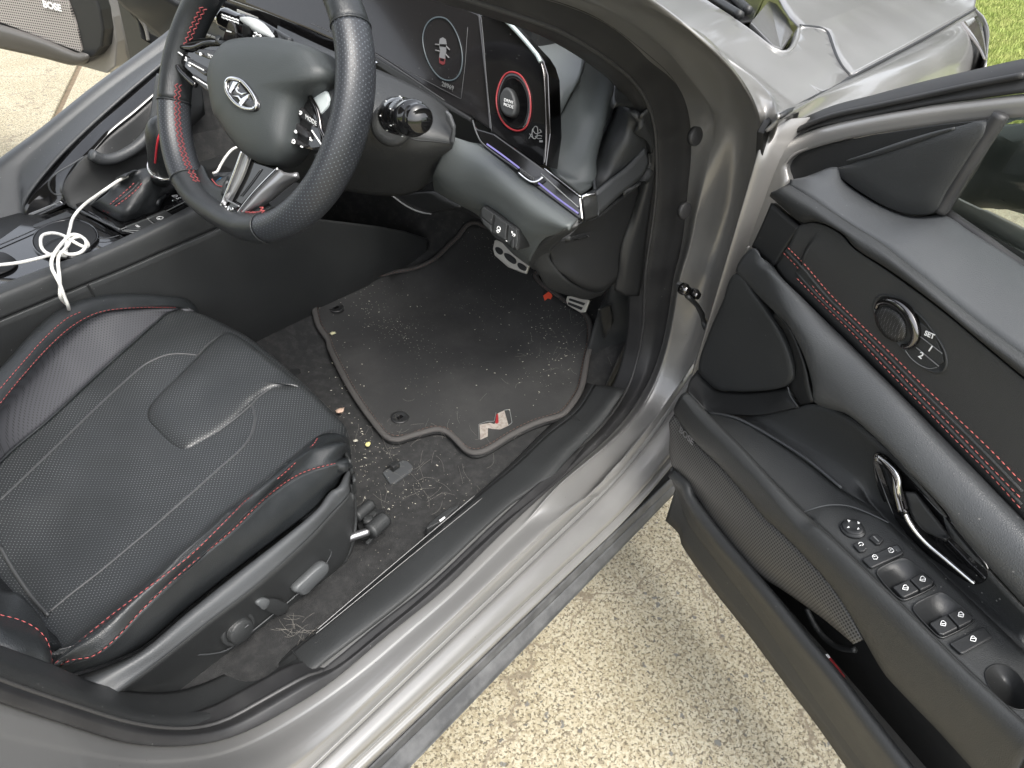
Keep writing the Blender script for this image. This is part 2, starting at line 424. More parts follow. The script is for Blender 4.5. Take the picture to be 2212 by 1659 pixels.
PAINT = paintmat()
JAMB = mat('jamb_paint', (.225, .220, .212), .34, .4, coat=.4, noise=.35, nscale=6, ncol=(.31, .295, .275))
RUB = mat('seal_rubber', (.022, .022, .023), .48, noise=.5, nscale=18, ncol=(.045, .045, .045))
PL = mat('grained_black_plastic', (.026, .0275, .0282), .42, bump=.5, bscale=900, noise=.4, nscale=12, ncol=(.034, .036, .037))
PLS = mat('sheen_grey_plastic', (.050, .053, .056), .38, bump=.35, bscale=1100, noise=.3, nscale=9, ncol=(.066, .070, .073))  # grey base also holds the sky sheen of the door belt top
PLD = mat('dark_plastic', (.015, .0157, .0162), .45, bump=.3, bscale=900)
PIANO = mat('piano_black', (.006, .006, .0065), .09, coat=.6, noise=.15, nscale=25, ncol=(.02, .02, .02))
CHR = mat('chrome', (.75, .75, .76), .12, 1.)
SAT = mat('satin_metal', (.33, .33, .34), .32, .9, noise=.3, nscale=40, ncol=(.22, .22, .22))
DCH = mat('dark_chrome', (.16, .155, .155), .16, 1.)
LEA = mat('black_leather', (.016, .018, .0195), .30, bump=.45, bscale=520, btype='VORONOI', noise=.35, nscale=9, ncol=(.026, .028, .030))
LEAD = mat('door_leather', (.050, .053, .056), .38, bump=.5, bscale=480, btype='VORONOI', noise=.3, nscale=8, ncol=(.06, .063, .065))
PERF = perfmat('perforated_leather', (.017, .019, .0205), (.19, .195, .195), 262, .15)
PERF2 = perfmat('finely_perforated_leather', (.060, .061, .068), (.014, .014, .014), 330, .24, rough=.5)
PERFW = perfmat('wheel_perforated_leather', (.022, .024, .028), (.10, .115, .13), 1, .17, rough=.36, rot=45, plane='UV')
CARP = mat('carpet', (.015, .0155, .016), .95, bump=1., bscale=900, noise=.8, nscale=60, ncol=(.04, .04, .04))
MATC = mat('mat_pile', (.025, .0255, .0258), .95, bump=1., bscale=1100, noise=.9, nscale=7, ncol=(.046, .046, .045))
BIND = mat('mat_binding', (.055, .052, .05), .85, bump=.6, bscale=700)
RED = mat('red_thread', (.36, .075, .075), .6)
LACE = mat('dark_red_thread', (.20, .035, .038), .65)
REDG = mat('red_trim', (.24, .02, .024), .35, coat=.1)
WHT = mat('white_print', (.75, .76, .76), .5)
WHG = mat('grey_print', (.17, .175, .175), .5)
CAB = mat('white_cable', (.78, .77, .73), .38)
AGG = aggmat()
DIRT = mat('joint_dirt', (.12, .09, .06), .95, bump=1., bscale=300, noise=.8, nscale=60, ncol=(.22, .17, .11))
GRS = mat('grass_blade', (.24, .30, .07), .7, noise=.9, nscale=5, ncol=(.40, .40, .15))
SOIL = mat('lawn_soil', (.10, .13, .03), .95, bump=.8, bscale=80, noise=.8, nscale=20, ncol=(.2, .2, .08))
DLIT = mat('textured_dash_skin', (.085, .094, .095), .38, bump=.3, bscale=1500)
FAB = mat('woven_insert', (.032, .033, .033), .6, bump=.6, bscale=1300)
SCR = mat('screen_glass', (.012, .0115, .012), .13, coat=.3)
PRP = emit('ambient_light', (.45, .40, 1.), .22)
SCL = emit('screen_print', (.3, .4, .45), .09)
def dusty(m, sc=70., r=.035, col=(.30, .30, .29)):
    t = m.node_tree; b = t.nodes['Principled BSDF']; g = t.nodes.new('ShaderNodeNewGeometry'); v = t.nodes.new('ShaderNodeTexVoronoi'); v.inputs['Scale'].default_value = sc; t.links.new(g.outputs['Position'], v.inputs['Vector'])
    q = t.nodes.new('ShaderNodeTexNoise'); q.inputs['Scale'].default_value = 5; t.links.new(g.outputs['Position'], q.inputs['Vector'])
    a = t.nodes.new('ShaderNodeMapRange'); a.inputs['From Min'].default_value = .35; a.inputs['From Max'].default_value = .75; a.inputs['To Max'].default_value = r * 2.4; t.links.new(q.outputs['Fac'], a.inputs['Value'])
    c = t.nodes.new('ShaderNodeMath'); c.operation = 'LESS_THAN'; t.links.new(v.outputs['Distance'], c.inputs[0]); t.links.new(a.outputs[0], c.inputs[1])
    x = t.nodes.new('ShaderNodeMix'); x.data_type = 'RGBA'; x.inputs['B'].default_value = (*col, 1); t.links.new(c.outputs[0], x.inputs['Factor'])
    l = b.inputs['Base Color'].links
    if l: t.links.new(l[0].from_socket, x.inputs['A'])
    else: x.inputs['A'].default_value = b.inputs['Base Color'].default_value
    t.links.new(x.outputs['Result'], b.inputs['Base Color'])
for _m in (PL, PLS, PLD, LEAD, LEA, RUB): dusty(_m, 75, .035, (.16, .16, .155))
dusty(PIANO, 110, .05, (.10, .10, .10)); dusty(CARP, 120, .09, (.16, .15, .13)); dusty(MATC, 140, .10, (.15, .145, .13)); dusty(PAINT, 60, .03, (.13, .125, .12)); dusty(SCR, 90, .05, (.06, .06, .06))
wavy(PERF, 9, .012); wavy(PERF2, 8, .010); wavy(LEA, 14, .006)
GLS = bpy.data.materials.new('tinted_glass'); GLS.use_nodes = True
_b = GLS.node_tree.nodes['Principled BSDF']; _b.inputs['Base Color'].default_value = (.55, .6, .56, 1); _b.inputs['Roughness'].default_value = .02; _b.inputs['Transmission Weight'].default_value = 1; _b.inputs['IOR'].default_value = 1.45
PED = mat('pedal_steel', (.62, .60, .54), .38, .65)
SPK = mat('satin_spoke', (.34, .34, .35), .30, .75)
LAMP = mat('lamp_lens', (.12, .11, .10), .08, coat=1.)
# ================================================================== the place: driveway, lawn
jt = L(1, '310,740 470,400', 'z', 0.); jd = jt[1] - jt[0]; jd /= np.linalg.norm(jd); jn = A3(-jd[1], jd[0], 0)
def slab(name, s0, s1, f0, f1):
    j = jt[0]
    pts = [j + jd * a + jn * b for a, b in ((f0, s0), (f1, s0), (f1, s1), (f0, s1))]
    o = plate(name, pts, AGG, None, .12, .006, n=UP); o['kind'] = 'structure'; return o
g = mesh('ground', [(-60, -60, -.10), (60, -60, -.10), (60, 60, -.10), (-60, 60, -.10)], [(0, 1, 2, 3)], SOIL); g['kind'] = 'structure'
slab('driveway', -5.5, -.012, -7.2, 2.6); slab('driveway', .012, 3.5, -7.2, 2.6)
dj = plate('driveway_joint', [jt[0] + jd * a + jn * b - UP * .012 for a, b in ((-7, -.012), (1.9, -.012), (1.9, .012), (-7, .012))], DIRT, None, .08, 0, n=UP); dj['kind'] = 'structure'
# lawn beside and beyond the driveway: thousands of short blades
def lawn(name, ctrs, cnt, h):
    V = []; Fc = []
    for _ in range(cnt):
        x, y = ctrs(); a = random.uniform(0, 6.28); hh = h * random.uniform(.5, 1.2); w_ = .005 * random.uniform(.7, 1.5); l = random.uniform(.2, .9) * hh; b = random.uniform(0, 6.28)
        i = len(V); V += [(x - math.cos(a) * w_, y - math.sin(a) * w_, -.02), (x + math.cos(a) * w_, y + math.sin(a) * w_, -.02), (x + math.cos(b) * l * .5 + math.cos(a) * w_ * .6, y + math.sin(b) * l * .5 + math.sin(a) * w_ * .6, hh * .6), (x + math.cos(b) * l, y + math.sin(b) * l, hh)]
        Fc += [(i, i + 1, i + 2), (i, i + 2, i + 3)] if 0 else [(i, i + 1, i + 2, i + 3)]
    return mesh(name, V, Fc, GRS, None, False)
lw = plate('lawn_ground', [A3(4.4, -5, .004), A3(30, -5, .004), A3(30, 7, .004), A3(4.4, 7, .004)], SOIL, None, .1, 0, n=UP); lw['kind'] = 'structure'
def lc():
    return (4.4 + random.random() ** 1.3 * 9, random.uniform(-2.2, 1.6))
tag(lawn('grass', lc, 130000, .05), 'sunlit green lawn growing beyond the nose of the car', 'grass', kind='stuff')
sw = L(3, '1960,1150 2212,1320', 'z', 0.)
lg = sw[0]
# belt of trees across the lawn, seen in the gloss of the bonnet
V = []; Fc = []; rt = random.Random(9)
for _ in range(9000):
    y = rt.uniform(-26, 26); zt = 6.5 + 2.2 * math.sin(y * .55) + 1.3 * math.sin(y * 1.7 + 1); z = zt * (1 - rt.random() ** 1.3); x = 17 + abs(y) * .12 + rt.uniform(-1.4, 1.4)
    c = A3(x, y, z); a = A3(rt.gauss(0, 1), rt.gauss(0, 1), rt.gauss(0, 1)); a /= np.linalg.norm(a); b = np.cross(a, A3(.3, .5, .8)); b /= np.linalg.norm(b); k = rt.uniform(.25, .55); i = len(V)
    V += [c - a * k, c + b * k, c + a * k, c - b * k]; Fc.append((i, i + 1, i + 2, i + 3))
tb = mesh('tree_belt', V, Fc, mat('tree_foliage', (.07, .095, .04), .8, noise=.8, nscale=1.2, ncol=(.13, .14, .07)), None, False)
tag(tb, 'green belt of trees beyond the lawn, mirrored in the bonnet', 'trees', kind='stuff')
def lc2(): return (random.uniform(2.62, 3.2), random.uniform(-2.2, -1.02))

# ================================================================== the car
car = bpy.data.objects.new('car', None); COL.objects.link(car)
tag(car, 'grey sedan with its front doors open, black cabin with red stitching', 'car')
YS = -.72
# ---- sill: lofted section from the cabin carpet out to the black side skirt
def xr(line_pts, z, xs):
    a, b = L(9, line_pts, 'z', z); d = (b - a) / (b[0] - a[0]); return [a + d * (x - a[0]) for x in xs]
def Y_(zn, p, y): return L(zn, p, 'y', y)
# painted frame of the door opening as one skin: centre pillar foot, sill, hinge pillar, windscreen pillar
KS = (40, 40, 36, 60, 24)
def frame_row(*segs):
    out = []
    for k, sg in zip(KS, segs):
        q = resample(sg, k); out += list(q if not out else q[1:])
    return out
A7 = Y_(7, '-500,1080 0,1270 400,1400 800,1520 1100,1530 1400,1480 1700,1325 1966,1165', -.728)
A7 = L(7, '-500,1080 0,1270 400,1400 800,1520 1100,1530 1400,1480 1700,1325 1966,1165', 'y', [-.728, -.728, -.73, -.735, -.745, -.755, -.767, -.775])
A9 = [A7[-1]] + L(9, '350,865 700,585 1000,290 1310,0', 'z', .335)
A5 = [A9[-1]] + L(5, '1500,1310 1740,1090 1890,880 1980,680 2035,450 2070,184', 'y', [-.768, -.76, -.75, -.742, -.737, -.735])
A3_ = [A5[-1]] + Y_(3, '150,1500 190,1150 212,850 180,620 100,460 -20,345', -.735)
A2_ = [A3_[-1]] + Y_(2, '1700,150 1380,10 1100,-60 600,-230', -.72)
B7 = L(7, '-500,2150 0,2180 500,2120 1000,2000 1400,1850 1750,1650 1966,1480', 'y', [-.84] * 5 + [-.832, -.828])
B9 = [B7[-1]] + xr('0,1480 1560,0', .338, (-.22, -.1, 0, .1, .21))
B5 = [B9[-1]] + Y_(5, '1720,1495 1900,1315 2040,1130 2125,980 2190,800 2240,620 2290,470', -.83) + Y_(6, '400,184', -.84)
B3_ = [B5[-1]] + Y_(3, '500,1450 560,1250 600,1050 640,900 620,700 540,520 360,300', -.855)
B2_ = [B3_[-1]] + Y_(2, '2000,30 1720,-110 1550,-180 1200,-320 780,-480', -.81)
def lerp(P, Q, t, n, dz=0): return [a * (1 - t) + b * t + UP * dz for a, b in zip(resample(P, n), resample(Q, n))]
C5 = L(5, '1330,1480 1600,1260 1800,1080 1930,900 2010,700 2070,450 2110,184', 'y', [-.79, -.783, -.777, -.772, -.768, -.765, -.765])
D5 = Y_(5, '1480,1510 1700,1340 1900,1120 2040,950 2110,800 2170,640 2240,400 2290,184', -.808)
C3_ = Y_(3, '200,1500 240,1300 330,890 350,730 290,600 195,470 60,300', -.768); D3_ = Y_(3, '400,1500 470,1250 530,850 520,640 470,470 300,240 120,130', -.815)
C2_ = Y_(2, '1780,110 1480,-30 1250,-100 900,-190 400,-340', -.75); D2_ = Y_(2, '1860,30 1600,-90 1400,-160 1050,-260 600,-420', -.785)
rowA = frame_row(A7, A9, A5, A3_, A2_); rowB = frame_row(B7, B9, B5, B3_, B2_)
c7 = lerp(A7, B7, .2, 12); c9 = lerp(A9, B9, .3, 8); d7 = lerp(A7, B7, .75, 12, .004); d9 = lerp(A9, B9, .86, 8, .003)
rowC = frame_row(c7, [c7[-1]] + c9[1:-1], [c9[-2]] + C5, [C5[-1]] + C3_, [C3_[-1]] + C2_)
rowD = frame_row(d7, [d7[-1]] + d9[1:-1], [d9[-2]] + D5, [D5[-1]] + D3_, [D3_[-1]] + D2_)
rowC = np.array(rowC); rowD = np.array(rowD); rowA = np.array(rowA); rowB = np.array(rowB)
for r_ in (rowA, rowB, rowC, rowD):
    for _ in range(6): r_[1:-1] = r_[1:-1] * .5 + (r_[:-2] + r_[2:]) * .25
c_in = rowC + (rowD - rowC) * .12 + A3(0, .0, -.002)
frame = loft('door_frame', [rowA + A3(0, .03, -.004), rowA, rowC, c_in, rowD, rowB], PAINT, car, sub=5, t=.002, pre=True)
# folds of the rocker below the ridge, bending up a little where they run behind the open door
n9 = sum(KS[:1]) - 6; n5 = sum(KS[:3]) - 12
Rb = rowB[20:n5]
def low(line, z, dy, dx=0): 
    a, b = L(9, line, 'z', z); xs = Rb[:, 0]; d = (b - a) / (b[0] - a[0]); out = []
    for q in Rb:
        p = a + d * (q[0] - a[0]); k = max(0, q[0] - .22); p = p + A3(0, 0, 1.1 * k * k); out.append(p if q[0] > -.34 else p)
    return np.array(out)
G = [Rb, low('0,1505 1585,0', .333, 0), low('0,1560 1640,0', .309, 0), low('0,1590 1675,0', .304, 0), low('60,1640 1740,45', .300, 0), low('100,1659 1790,95', .290, 0), low('128,1659 1822,75', .272, 0), low('150,1659 1840,90', .268, 0), low('195,1659 1905,60', .266, 0), low('230,1659 1962,0', .250, 0), low('236,1659 1966,0', .215, 0)]
sill = loft('rocker_panel', G, PAINT, car, sub=3, t=.002, pre=True, creases=(2, 3, 5, 6, 9))
XS = (-1.4, -1.0, -.6, -.3, 0, .2, .35)
# black skirt below the painted flange
S0 = xr('235,1659 1965,0', .225, XS + (.7,)); S1 = xr('300,1659 2000,20', .205, XS + (.7,)); S2 = xr('470,1659 2080,0', .185, XS + (.7,)); S3 = [p + A3(0, .02, -.035) for p in S2]
SKB = mat('worn_black_skirt', (.05, .052, .055), .55, bump=.3, bscale=500, noise=1., nscale=22, ncol=(.11, .112, .115))
loft('side_skirt', [S0, S1, S2, S3, [p + A3(0, .10, -.02) for p in S3]], SKB, car, m=40, sub=4, creases=(1, 2), t=.003)
# ---- door opening seal, one closed run of rubber with lip
SI = L(7, '-500,920 0,1130 400,1270 800,1390 1100,1420 1320,1380 1600,1232 1822,1110', 'y', [-.708, -.708, -.71, -.715, -.722, -.73, -.742, -.752]) + L(9, '0,1058 300,828 550,620 860,335 1050,165', 'z', .333) + L(5, '1300,1440 1470,1252 1665,1048 1790,860 1850,690 1885,500 1895,300 1900,150', 'y', [-.752, -.745, -.735, -.722, -.712, -.705, -.70, -.70]) + L(2, '1905,1600 1960,1200 1965,900 1940,700 1860,530 1700,380 1420,205 1100,85 800,-10 400,-130', 'y', -.70)
SI = list(resample(SI, 120)); SO = [p + A3(0, -.001, .002) for p in resample(list(rowA), 120)]
SM = [a * .42 + b * .58 + A3(0, -.006, .011) for a, b in zip(SI, SO)]
TI = L(7, '-500,790 0,1010 400,1150 700,1270 950,1310 1200,1290 1450,1190 1600,1085 1745,948', 'y', [-.69] * 7 + [-.685, -.68, -.675])
TM = L(7, '-500,850 0,1070 400,1210 750,1330 1000,1360 1250,1330 1600,1165 1790,1005', 'y', [-.70, -.70, -.702, -.705, -.707, -.71, -.715, -.718])
TO = L(7, '-500,920 0,1130 400,1270 800,1390 1100,1420 1320,1380 1600,1228 1822,1108', 'y', [-.706, -.706, -.708, -.713, -.72, -.728, -.74, -.75])
loft('pillar_trim', [[p + A3(0, .04, -.01) for p in TI], TI, TM, TO], PL, car, m=60, sub=5, t=.003)
SI2 = [a * .5 + b * .5 + A3(0, -.004, .004) for a, b in zip(SI, SM)]
seal = loft('opening_seal', [[p + A3(0, .03, -.008) for p in SI], SI, SI2, SM, SO, [p + A3(0, .02, 0) for p in SO]], RUB, car, m=150, sub=6, t=.002)
GRAY = mat('seal_highlight_lip', (.05, .05, .05), .4)
tube('seal_lip', [p + A3(0, -.002, .001) for p in SI], .0028, GRAY, seal, seg=6, m=150)
# ---- scuff plate
T0 = L(9, '-330,1035 -221,945 0,770 400,430 900,10', 'z', [.28, .30, .30, .30, .30]) + L(5, '1110,1295 1290,1115 1460,965 1550,820', 'z', .302)
T1 = L(9, '-330,1060 -212,960 0,790 400,450 920,10', 'z', [.29, .322, .322, .322, .322]) + L(5, '1130,1310 1320,1130 1500,985 1600,830', 'z', [.324, .325, .330, .345])
T2 = L(9, '-320,1115 -180,1000 0,850 500,425 1000,10', 'z', [.295, .328, .33, .33, .33]) + L(5, '1190,1350 1380,1180 1570,1010 1690,840', 'z', [.333, .335, .342, .36])
T3 = L(9, '-310,1205 -150,1110 0,985 550,550 1070,80', 'z', [.30, .333, .336, .336, .336]) + L(5, '1250,1420 1420,1235 1620,1030 1745,850', 'z', [.338, .342, .350, .37])
T4 = L(9, '-300,1250 -140,1155 0,1045 550,615 1110,95', 'z', [.295, .325, .326, .326, .326]) + L(5, '1295,1445 1465,1255 1660,1050 1785,865', 'z', [.332, .335, .345, .37])
st = loft('scuff_plate', [T0, T1, T2, T3, T4], PL, car, m=70, sub=4, creases=(1,), t=.003)
LIN = mat('pale_scuff_line', (.28, .28, .28), .4)
for a, b in ((.0, 1.), ):
    tube('scuff_line', L(9, '-60,823 200,600 500,345 880,25', 'z', .326), .0006, LIN, st, seg=4)
    tube('scuff_line', L(9, '-70,850 200,630 500,385 925,40', 'z', .3275), .0005, LIN, st, seg=4)
tube('scuff_joint', L(5, '1455,1010 1535,1062', 'z', .337), .0007, PLD, st, seg=4)
tube('scuff_joint', L(7, '1745,945 1815,1030', 'z', .329), .0008, PLD, st, seg=4)
# ---- kick panel between scuff plate and dash
Kp = [L(5, '1520,900 1560,640 1620,400 1660,290', 'y', [-.60, -.60, -.60, -.60]), L(5, '1600,960 1650,760 1690,560 1700,300', 'y', -.625), L(5, '1690,940 1760,760 1800,560 1840,290', 'y', -.655), L(5, '1760,920 1850,720 1880,520 1900,290', 'y', -.69)]
Kp = [r + [r[-1] + A3(0, 0, .12)] for r in Kp]
kp = loft('kick_panel', Kp, PL, car, m=40, sub=5, t=.003)
loft('kick_recess', [L(5, '1625,380 1640,470 1660,560', 'y', -.628), L(5, '1700,350 1715,440 1690,520', 'y', -.636)], PLD, kp, m=16, t=.002)
# ---- floor
def sstep(a, b, x): t = min(1, max(0, (x - a) / (b - a))); return t * t * (3 - 2 * t)
def fz(x, y):
    z = .285 + .012 * math.sin(x * 7 + y * 3) * .5
    z += max(0, x - .48) * .42 + sstep(.55, 1.0, x) * .10
    z += max(0, y + .20) ** 1.3 * .95 * sstep(-.2, .1, x + .2)
    z += sstep(-.57, -.66, y) * .012
    z += sstep(-.42, -.62, x) * .0
    return z
fp = [(x, y) for x, y in ((-1.2, -.70), (.42, -.70), (.75, -.62), (1.25, -.6), (1.25, .25), (-1.2, .25))]
floor = fill(fp, .03, lambda x, y: fz(x, y), 'carpet', CARP, car, .01)
def fzp(x, y): return fz(x, y)

# ================================================================== seat (part) with its pieces
def FR(row, dz=-.05):            # carry a row over the front edge of the cushion and down
    a, b = row[-2], row[-1]; d = (b - a); d[2] = 0; d /= np.linalg.norm(d)
    return row + [b + A3(.012, 0, -.02), b + A3(.015, 0, -.07), b + A3(-.01, 0, -.15)]
def seg_z(n, a, b): return [a + (b - a) * i / (n - 1) for i in range(n)]
rA = L(4, '-400,1400 0,830 120,690 260,530 400,410 500,365 620,340 800,330 1000,345 1095,355', 'y', [-.33, -.235, -.21, -.178, -.158, -.153, -.152, -.152, -.156, -.157])
rA0 = [p + A3(-.01, .025, -.05) for p in rA]
rB = L(4, '-400,1560 0,960 130,800 300,610 450,480 600,405 700,388 800,380 1000,375 1085,378', 'y', [-.385, -.27, -.238, -.198, -.172, -.163, -.162, -.162, -.165, -.162])
rB2 = L(4, '-400,1700 0,1060 150,880 330,690 500,540 650,450 760,420 850,405 1000,392 1090,380', 'y', [-.39, -.272, -.238, -.202, -.178, -.169, -.168, -.167, -.167, -.163])
rC = L(4, '-400,1800 0,1300 300,1040 600,760 800,580 900,490 960,440 1000,405 1050,385 1095,372', 'z', [.455, .462, .470, .478, .488, .494, .496, .497, .494, .491])
rD = L(4, '-400,1880 0,1525 300,1240 560,990 830,740 940,670 1050,560 1110,490 1180,440 1240,420', 'z', [.446, .452, .460, .468, .480, .486, .489, .489, .488, .487])
zC = lambda s: s
rE = L(4, '-300,2250 100,1900 400,1640 700,1350 950,1100 1100,900 1250,720 1350,620 1420,560 1480,545', 'z', [.430, .434, .440, .450, .462, .470, .478, .483, .485, .484])
rF = L(4, '0,2560 400,2190 900,1700 1250,1390 1420,1240 1530,1060 1560,900 1640,830 1680,770 1720,745', 'z', [.432, .436, .446, .458, .465, .472, .478, .481, .483, .482])
rG = L(4, '0,2700 700,2130 1000,1880 1280,1640 1650,1330 1780,1230 1880,1150 1960,1050 2000,1010 1990,1020', 'z', [.445, .449, .452, .458, .466, .470, .473, .475, .476, .474])
rG[-1] = L(4, '2030,1050', 'z', .476)[0]; rG[-2] = L(4, '1990,1075', 'z', .476)[0]
rH = L(7, '200,1120 320,1030 600,790 900,560 1150,370 1400,120 1500,20', 'z', [.46, .466, .475, .482, .487, .49, .49]) + L(4, '1680,1370 1880,1160 1960,1122 2045,1128', 'z', [.489, .484, .480, .473])
rI = L(7, '200,1150 320,1050 640,800 900,610 1150,410 1420,170 1560,40', 'z', [.455, .465, .478, .486, .492, .496, .496]) + L(4, '1750,1420 1900,1290 2010,1200 2085,1190', 'z', [.494, .489, .482, .472])
rJ = L(7, '200,1170 320,1065 560,990 700,880 850,715 1100,480 1400,230 1600,35', 'z', [.44, .448, .462, .47, .478, .484, .486, .485]) + L(4, '1800,1372 2000,1312 2100,1300', 'z', [.481, .473, .464])
_h, _j = resample(rH, 24), resample(rJ, 24)
rI = [x * .55 + y * .45 + A3(0, -.004, .014 * min(1, .35 + i / 8) * (1 if i < 21 else .7)) for i, (x, y) in enumerate(zip(_h, _j))]
rK = L(7, '200,1180 330,1120 600,1040 850,930 1100,720 1400,480 1700,250 1900,90 1975,0', 'z', [.40, .405, .41, .415, .42, .425, .43, .43, .43]) + L(4, '2020,1440 2072,1330 2105,1330', 'z', [.43, .432, .43])
def FS(row):
    b = row[-1]; return list(row) + [b + A3(.002, .004, -.02), b + A3(-.012, .01, -.05)]
HB = [FR(list(r)) for r in (rA0, rA, rB, rB2, rC)]
seat = loft('driver_seat', [FR(r) for r in (rC, rD, rE, rF, rG, rH)], PERF, car, m=80, sub=10, t=.006)
boll = bol = loft('seat_bolster', [FR(list(r)) for r in (rA0, rA, rB)], LEA, seat, m=70, sub=6, t=.012)
loft('bolster_insert', [FR(list(r)) for r in (rB, rB2, rC)], PERF2, seat, m=70, sub=6, t=.012)
bolo = loft('seat_bolster', [FR(list(rH)), FS(rI), list(rJ) + [rJ[-1] + A3(.001, .001, -.004)]] , LEA, seat, m=70, sub=7, t=.012)
loft('bolster_side', [list(r) for r in (rJ, [a * .5 + b * .5 + A3(0, -.006, 0) for a, b in zip(resample(rJ, 12), resample(rK, 12))], rK)], LEA, seat, m=70, sub=6, t=.01)
def onsurf(zn, pts, zs, up=.0): return L(zn, pts, 'z', [z + up for z in zs])
bpy.context.view_layer.update()
from mathutils.bvhtree import BVHTree
_bb = BVHTree.FromObject(boll, bpy.context.evaluated_depsgraph_get())
def onb(zn, pts):
    out = []
    for p in [tuple(float(c) for c in q.split(',')) for q in pts.split()]:
        r = ray(zn, *p); r = r / np.linalg.norm(r); loc, nrm, i_, d_ = _bb.ray_cast(Vector(CAM), Vector(r))
        if loc is not None: out.append(np.array(loc) - r * .0006)
    return out
for s_ in ('0,856 120,718 260,560 400,435 490,392', '0,945 130,785 300,597 450,468 600,396 800,371 1000,369 1060,371'):
    q_ = onb(4, s_)
    if len(q_) > 2: stitch('stitching', q_, RED, seat, lift=.0008)
_bb = BVHTree.FromObject(bolo, bpy.context.evaluated_depsgraph_get())
def onb(zn, pts):
    out = []
    for p in [tuple(float(c) for c in q.split(',')) for q in pts.split()]:
        r = ray(zn, *p); r = r / np.linalg.norm(r); loc, nrm, i_, d_ = _bb.ray_cast(Vector(CAM), Vector(r))
        if loc is not None: out.append(np.array(loc) - r * .0004)
    return out
stitch('stitching', onb(7, '330,1030 600,795 900,565 1150,375 1400,127 1500,32') + onb(4, '1680,1385 1880,1190 1905,1150'), RED, seat, lift=.0008)
stitch('stitching', onb(7, '325,1058 430,1010 560,985 700,875 850,710 1100,475 1400,225 1600,30') + onb(4, '1800,1367 2000,1307 2090,1296'), RED, seat, lift=.0008)
# seams: thin sunk welts
WELT = mat('seam_welt', (.05, .052, .054), .5)
tube('seam', [p + A3(0, 0, .0012) for p in rC], .0018, LEA, seat, seg=6)
def scan(zn, pts, grid=None):
    """follow the cushion: find where each line of sight meets the finished cushion mesh"""
    out = []
    for p in ([tuple(float(c) for c in q.split(',')) for q in pts.split()] if isinstance(pts, str) else pts):
        r = ray(zn, *p); r = r / np.linalg.norm(r)
        loc, nrm, idx, ds = SEATBVH.ray_cast(Vector(CAM), Vector(r))
        if loc is not None: out.append(np.array(loc) + np.array(nrm) * (1 if nrm.dot(Vector(r)) < 0 else -1) * .0004)
    return out
bpy.context.view_layer.update()
from mathutils.bvhtree import BVHTree
SEATBVH = BVHTree.FromObject(seat, bpy.context.evaluated_depsgraph_get())
for s in ('0,1528 300,1242 560,990 830,742 900,695 1000,655 1100,648 1185,657', '1640,845 1560,900 1500,960 1420,1030 1300,1120', '1510,950 1530,1030 1520,1100 1480,1180 1420,1245 1300,1350 1100,1530 970,1640'):
    q_ = scan(4, s)
    if len(q_) > 2: tube('seam', q_, .0016, WELT, seat, seg=5)
q_ = scan(7, '1120,30 980,160 780,330 600,480 420,620 300,720')
if len(q_) > 2: tube('seam', q_, .0016, WELT, seat, seg=5)
q_ = scan(7, '0,330 80,470 190,630 290,745')
if len(q_) > 2: tube('seam', q_, .0025, WELT, seat, seg=5)
q_ = scan(4, '1190,655 1250,590 1330,530 1420,480')
if len(q_) > 2: tube('seam', q_, .0012, WELT, seat, seg=5)
# raised tongue in the middle of the cushion, blended into it
tg = scan(4, '1185,665 1060,790 940,910 890,980 890,1040 940,1100 1000,1160 1060,1205 1120,1218 1200,1180 1320,1110 1420,1030 1520,930 1600,870 1720,838 1800,845 1700,745 1560,635 1450,555 1360,520 1270,580')
if len(tg) > 8:
    tn = normal_of(tg)
    puff('raised_panel', tg, [(1.02, -.006), (1.0, .0003), (.97, .0022), (.92, .0042), (.84, .0056), (.6, .0068), (.3, .0072)], PERF, seat, rnd=90, n=tn)
# side trim of the seat
Q0 = [p + A3(0, -.002, -.004) for p in rK]
Q1 = L(7, '250,1250 420,1190 640,1090 860,970 1110,760 1410,520 1720,280 1920,110 2000,0', 'z', seg_z(9, .425, .445)) + L(4, '2050,1450 2100,1340', 'z', [.445, .44])
Q2 = L(7, '500,1290 640,1245 800,1130 960,1010 1240,790 1540,560 1840,290 1990,130 2060,-20', 'z', seg_z(9, .415, .425)) + L(4, '2100,1480 2112,1360', 'z', [.425, .425])
Q3 = L(7, '560,1330 700,1290 900,1230 1080,1090 1320,900 1620,690 1920,430 2040,250 2100,50', 'y', -.632) + L(4, '2118,1560 2116,1400', 'y', -.625)
Q4 = L(7, '560,1400 730,1330 1000,1310 1200,1150 1480,920 1790,670 2050,440 2098,350 2122,150', 'y', -.622) + L(4, '2122,1640 2118,1450', 'y', -.615)
str_ = loft('seat_side_trim', [Q0, Q1, Q2], PLS, seat, m=60, sub=6, t=.004)
loft('seat_side_panel', [Q2, Q3, Q4, [p + A3(0, .02, -.03) for p in Q4]], PL, seat, m=60, sub=6, t=.004)
pf = L(4, '2090,1290 2112,1400 2122,1500 2128,1640', 'y', [-.60, -.607, -.612, -.615]) + L(7, '2120,260 2098,350 2052,440', 'y', -.62)
loft('seat_front_trim', [pf, [p + A3(.012, .03, -.005) for p in pf], [p + A3(.02, .12, -.01) for p in pf], [p + A3(.01, .40, -.01) for p in pf]], PL, seat, m=30, sub=5, t=.004)
fl_ = [Q2[-1], Q1[-1], L(4, '2090,1230', 'z', .46)[0]]
tube('control_recess_line', L(7, '1145,980 1250,975 1350,955 1430,905 1560,800 1720,670 1800,600', 'y', -.634), .0011, PLS, seat, seg=6)
tube('control_recess_line', L(7, '1930,470 1975,400 1988,360 1960,345 1880,350 1780,385', 'y', -.632), .0010, PLS, seat, seg=6)
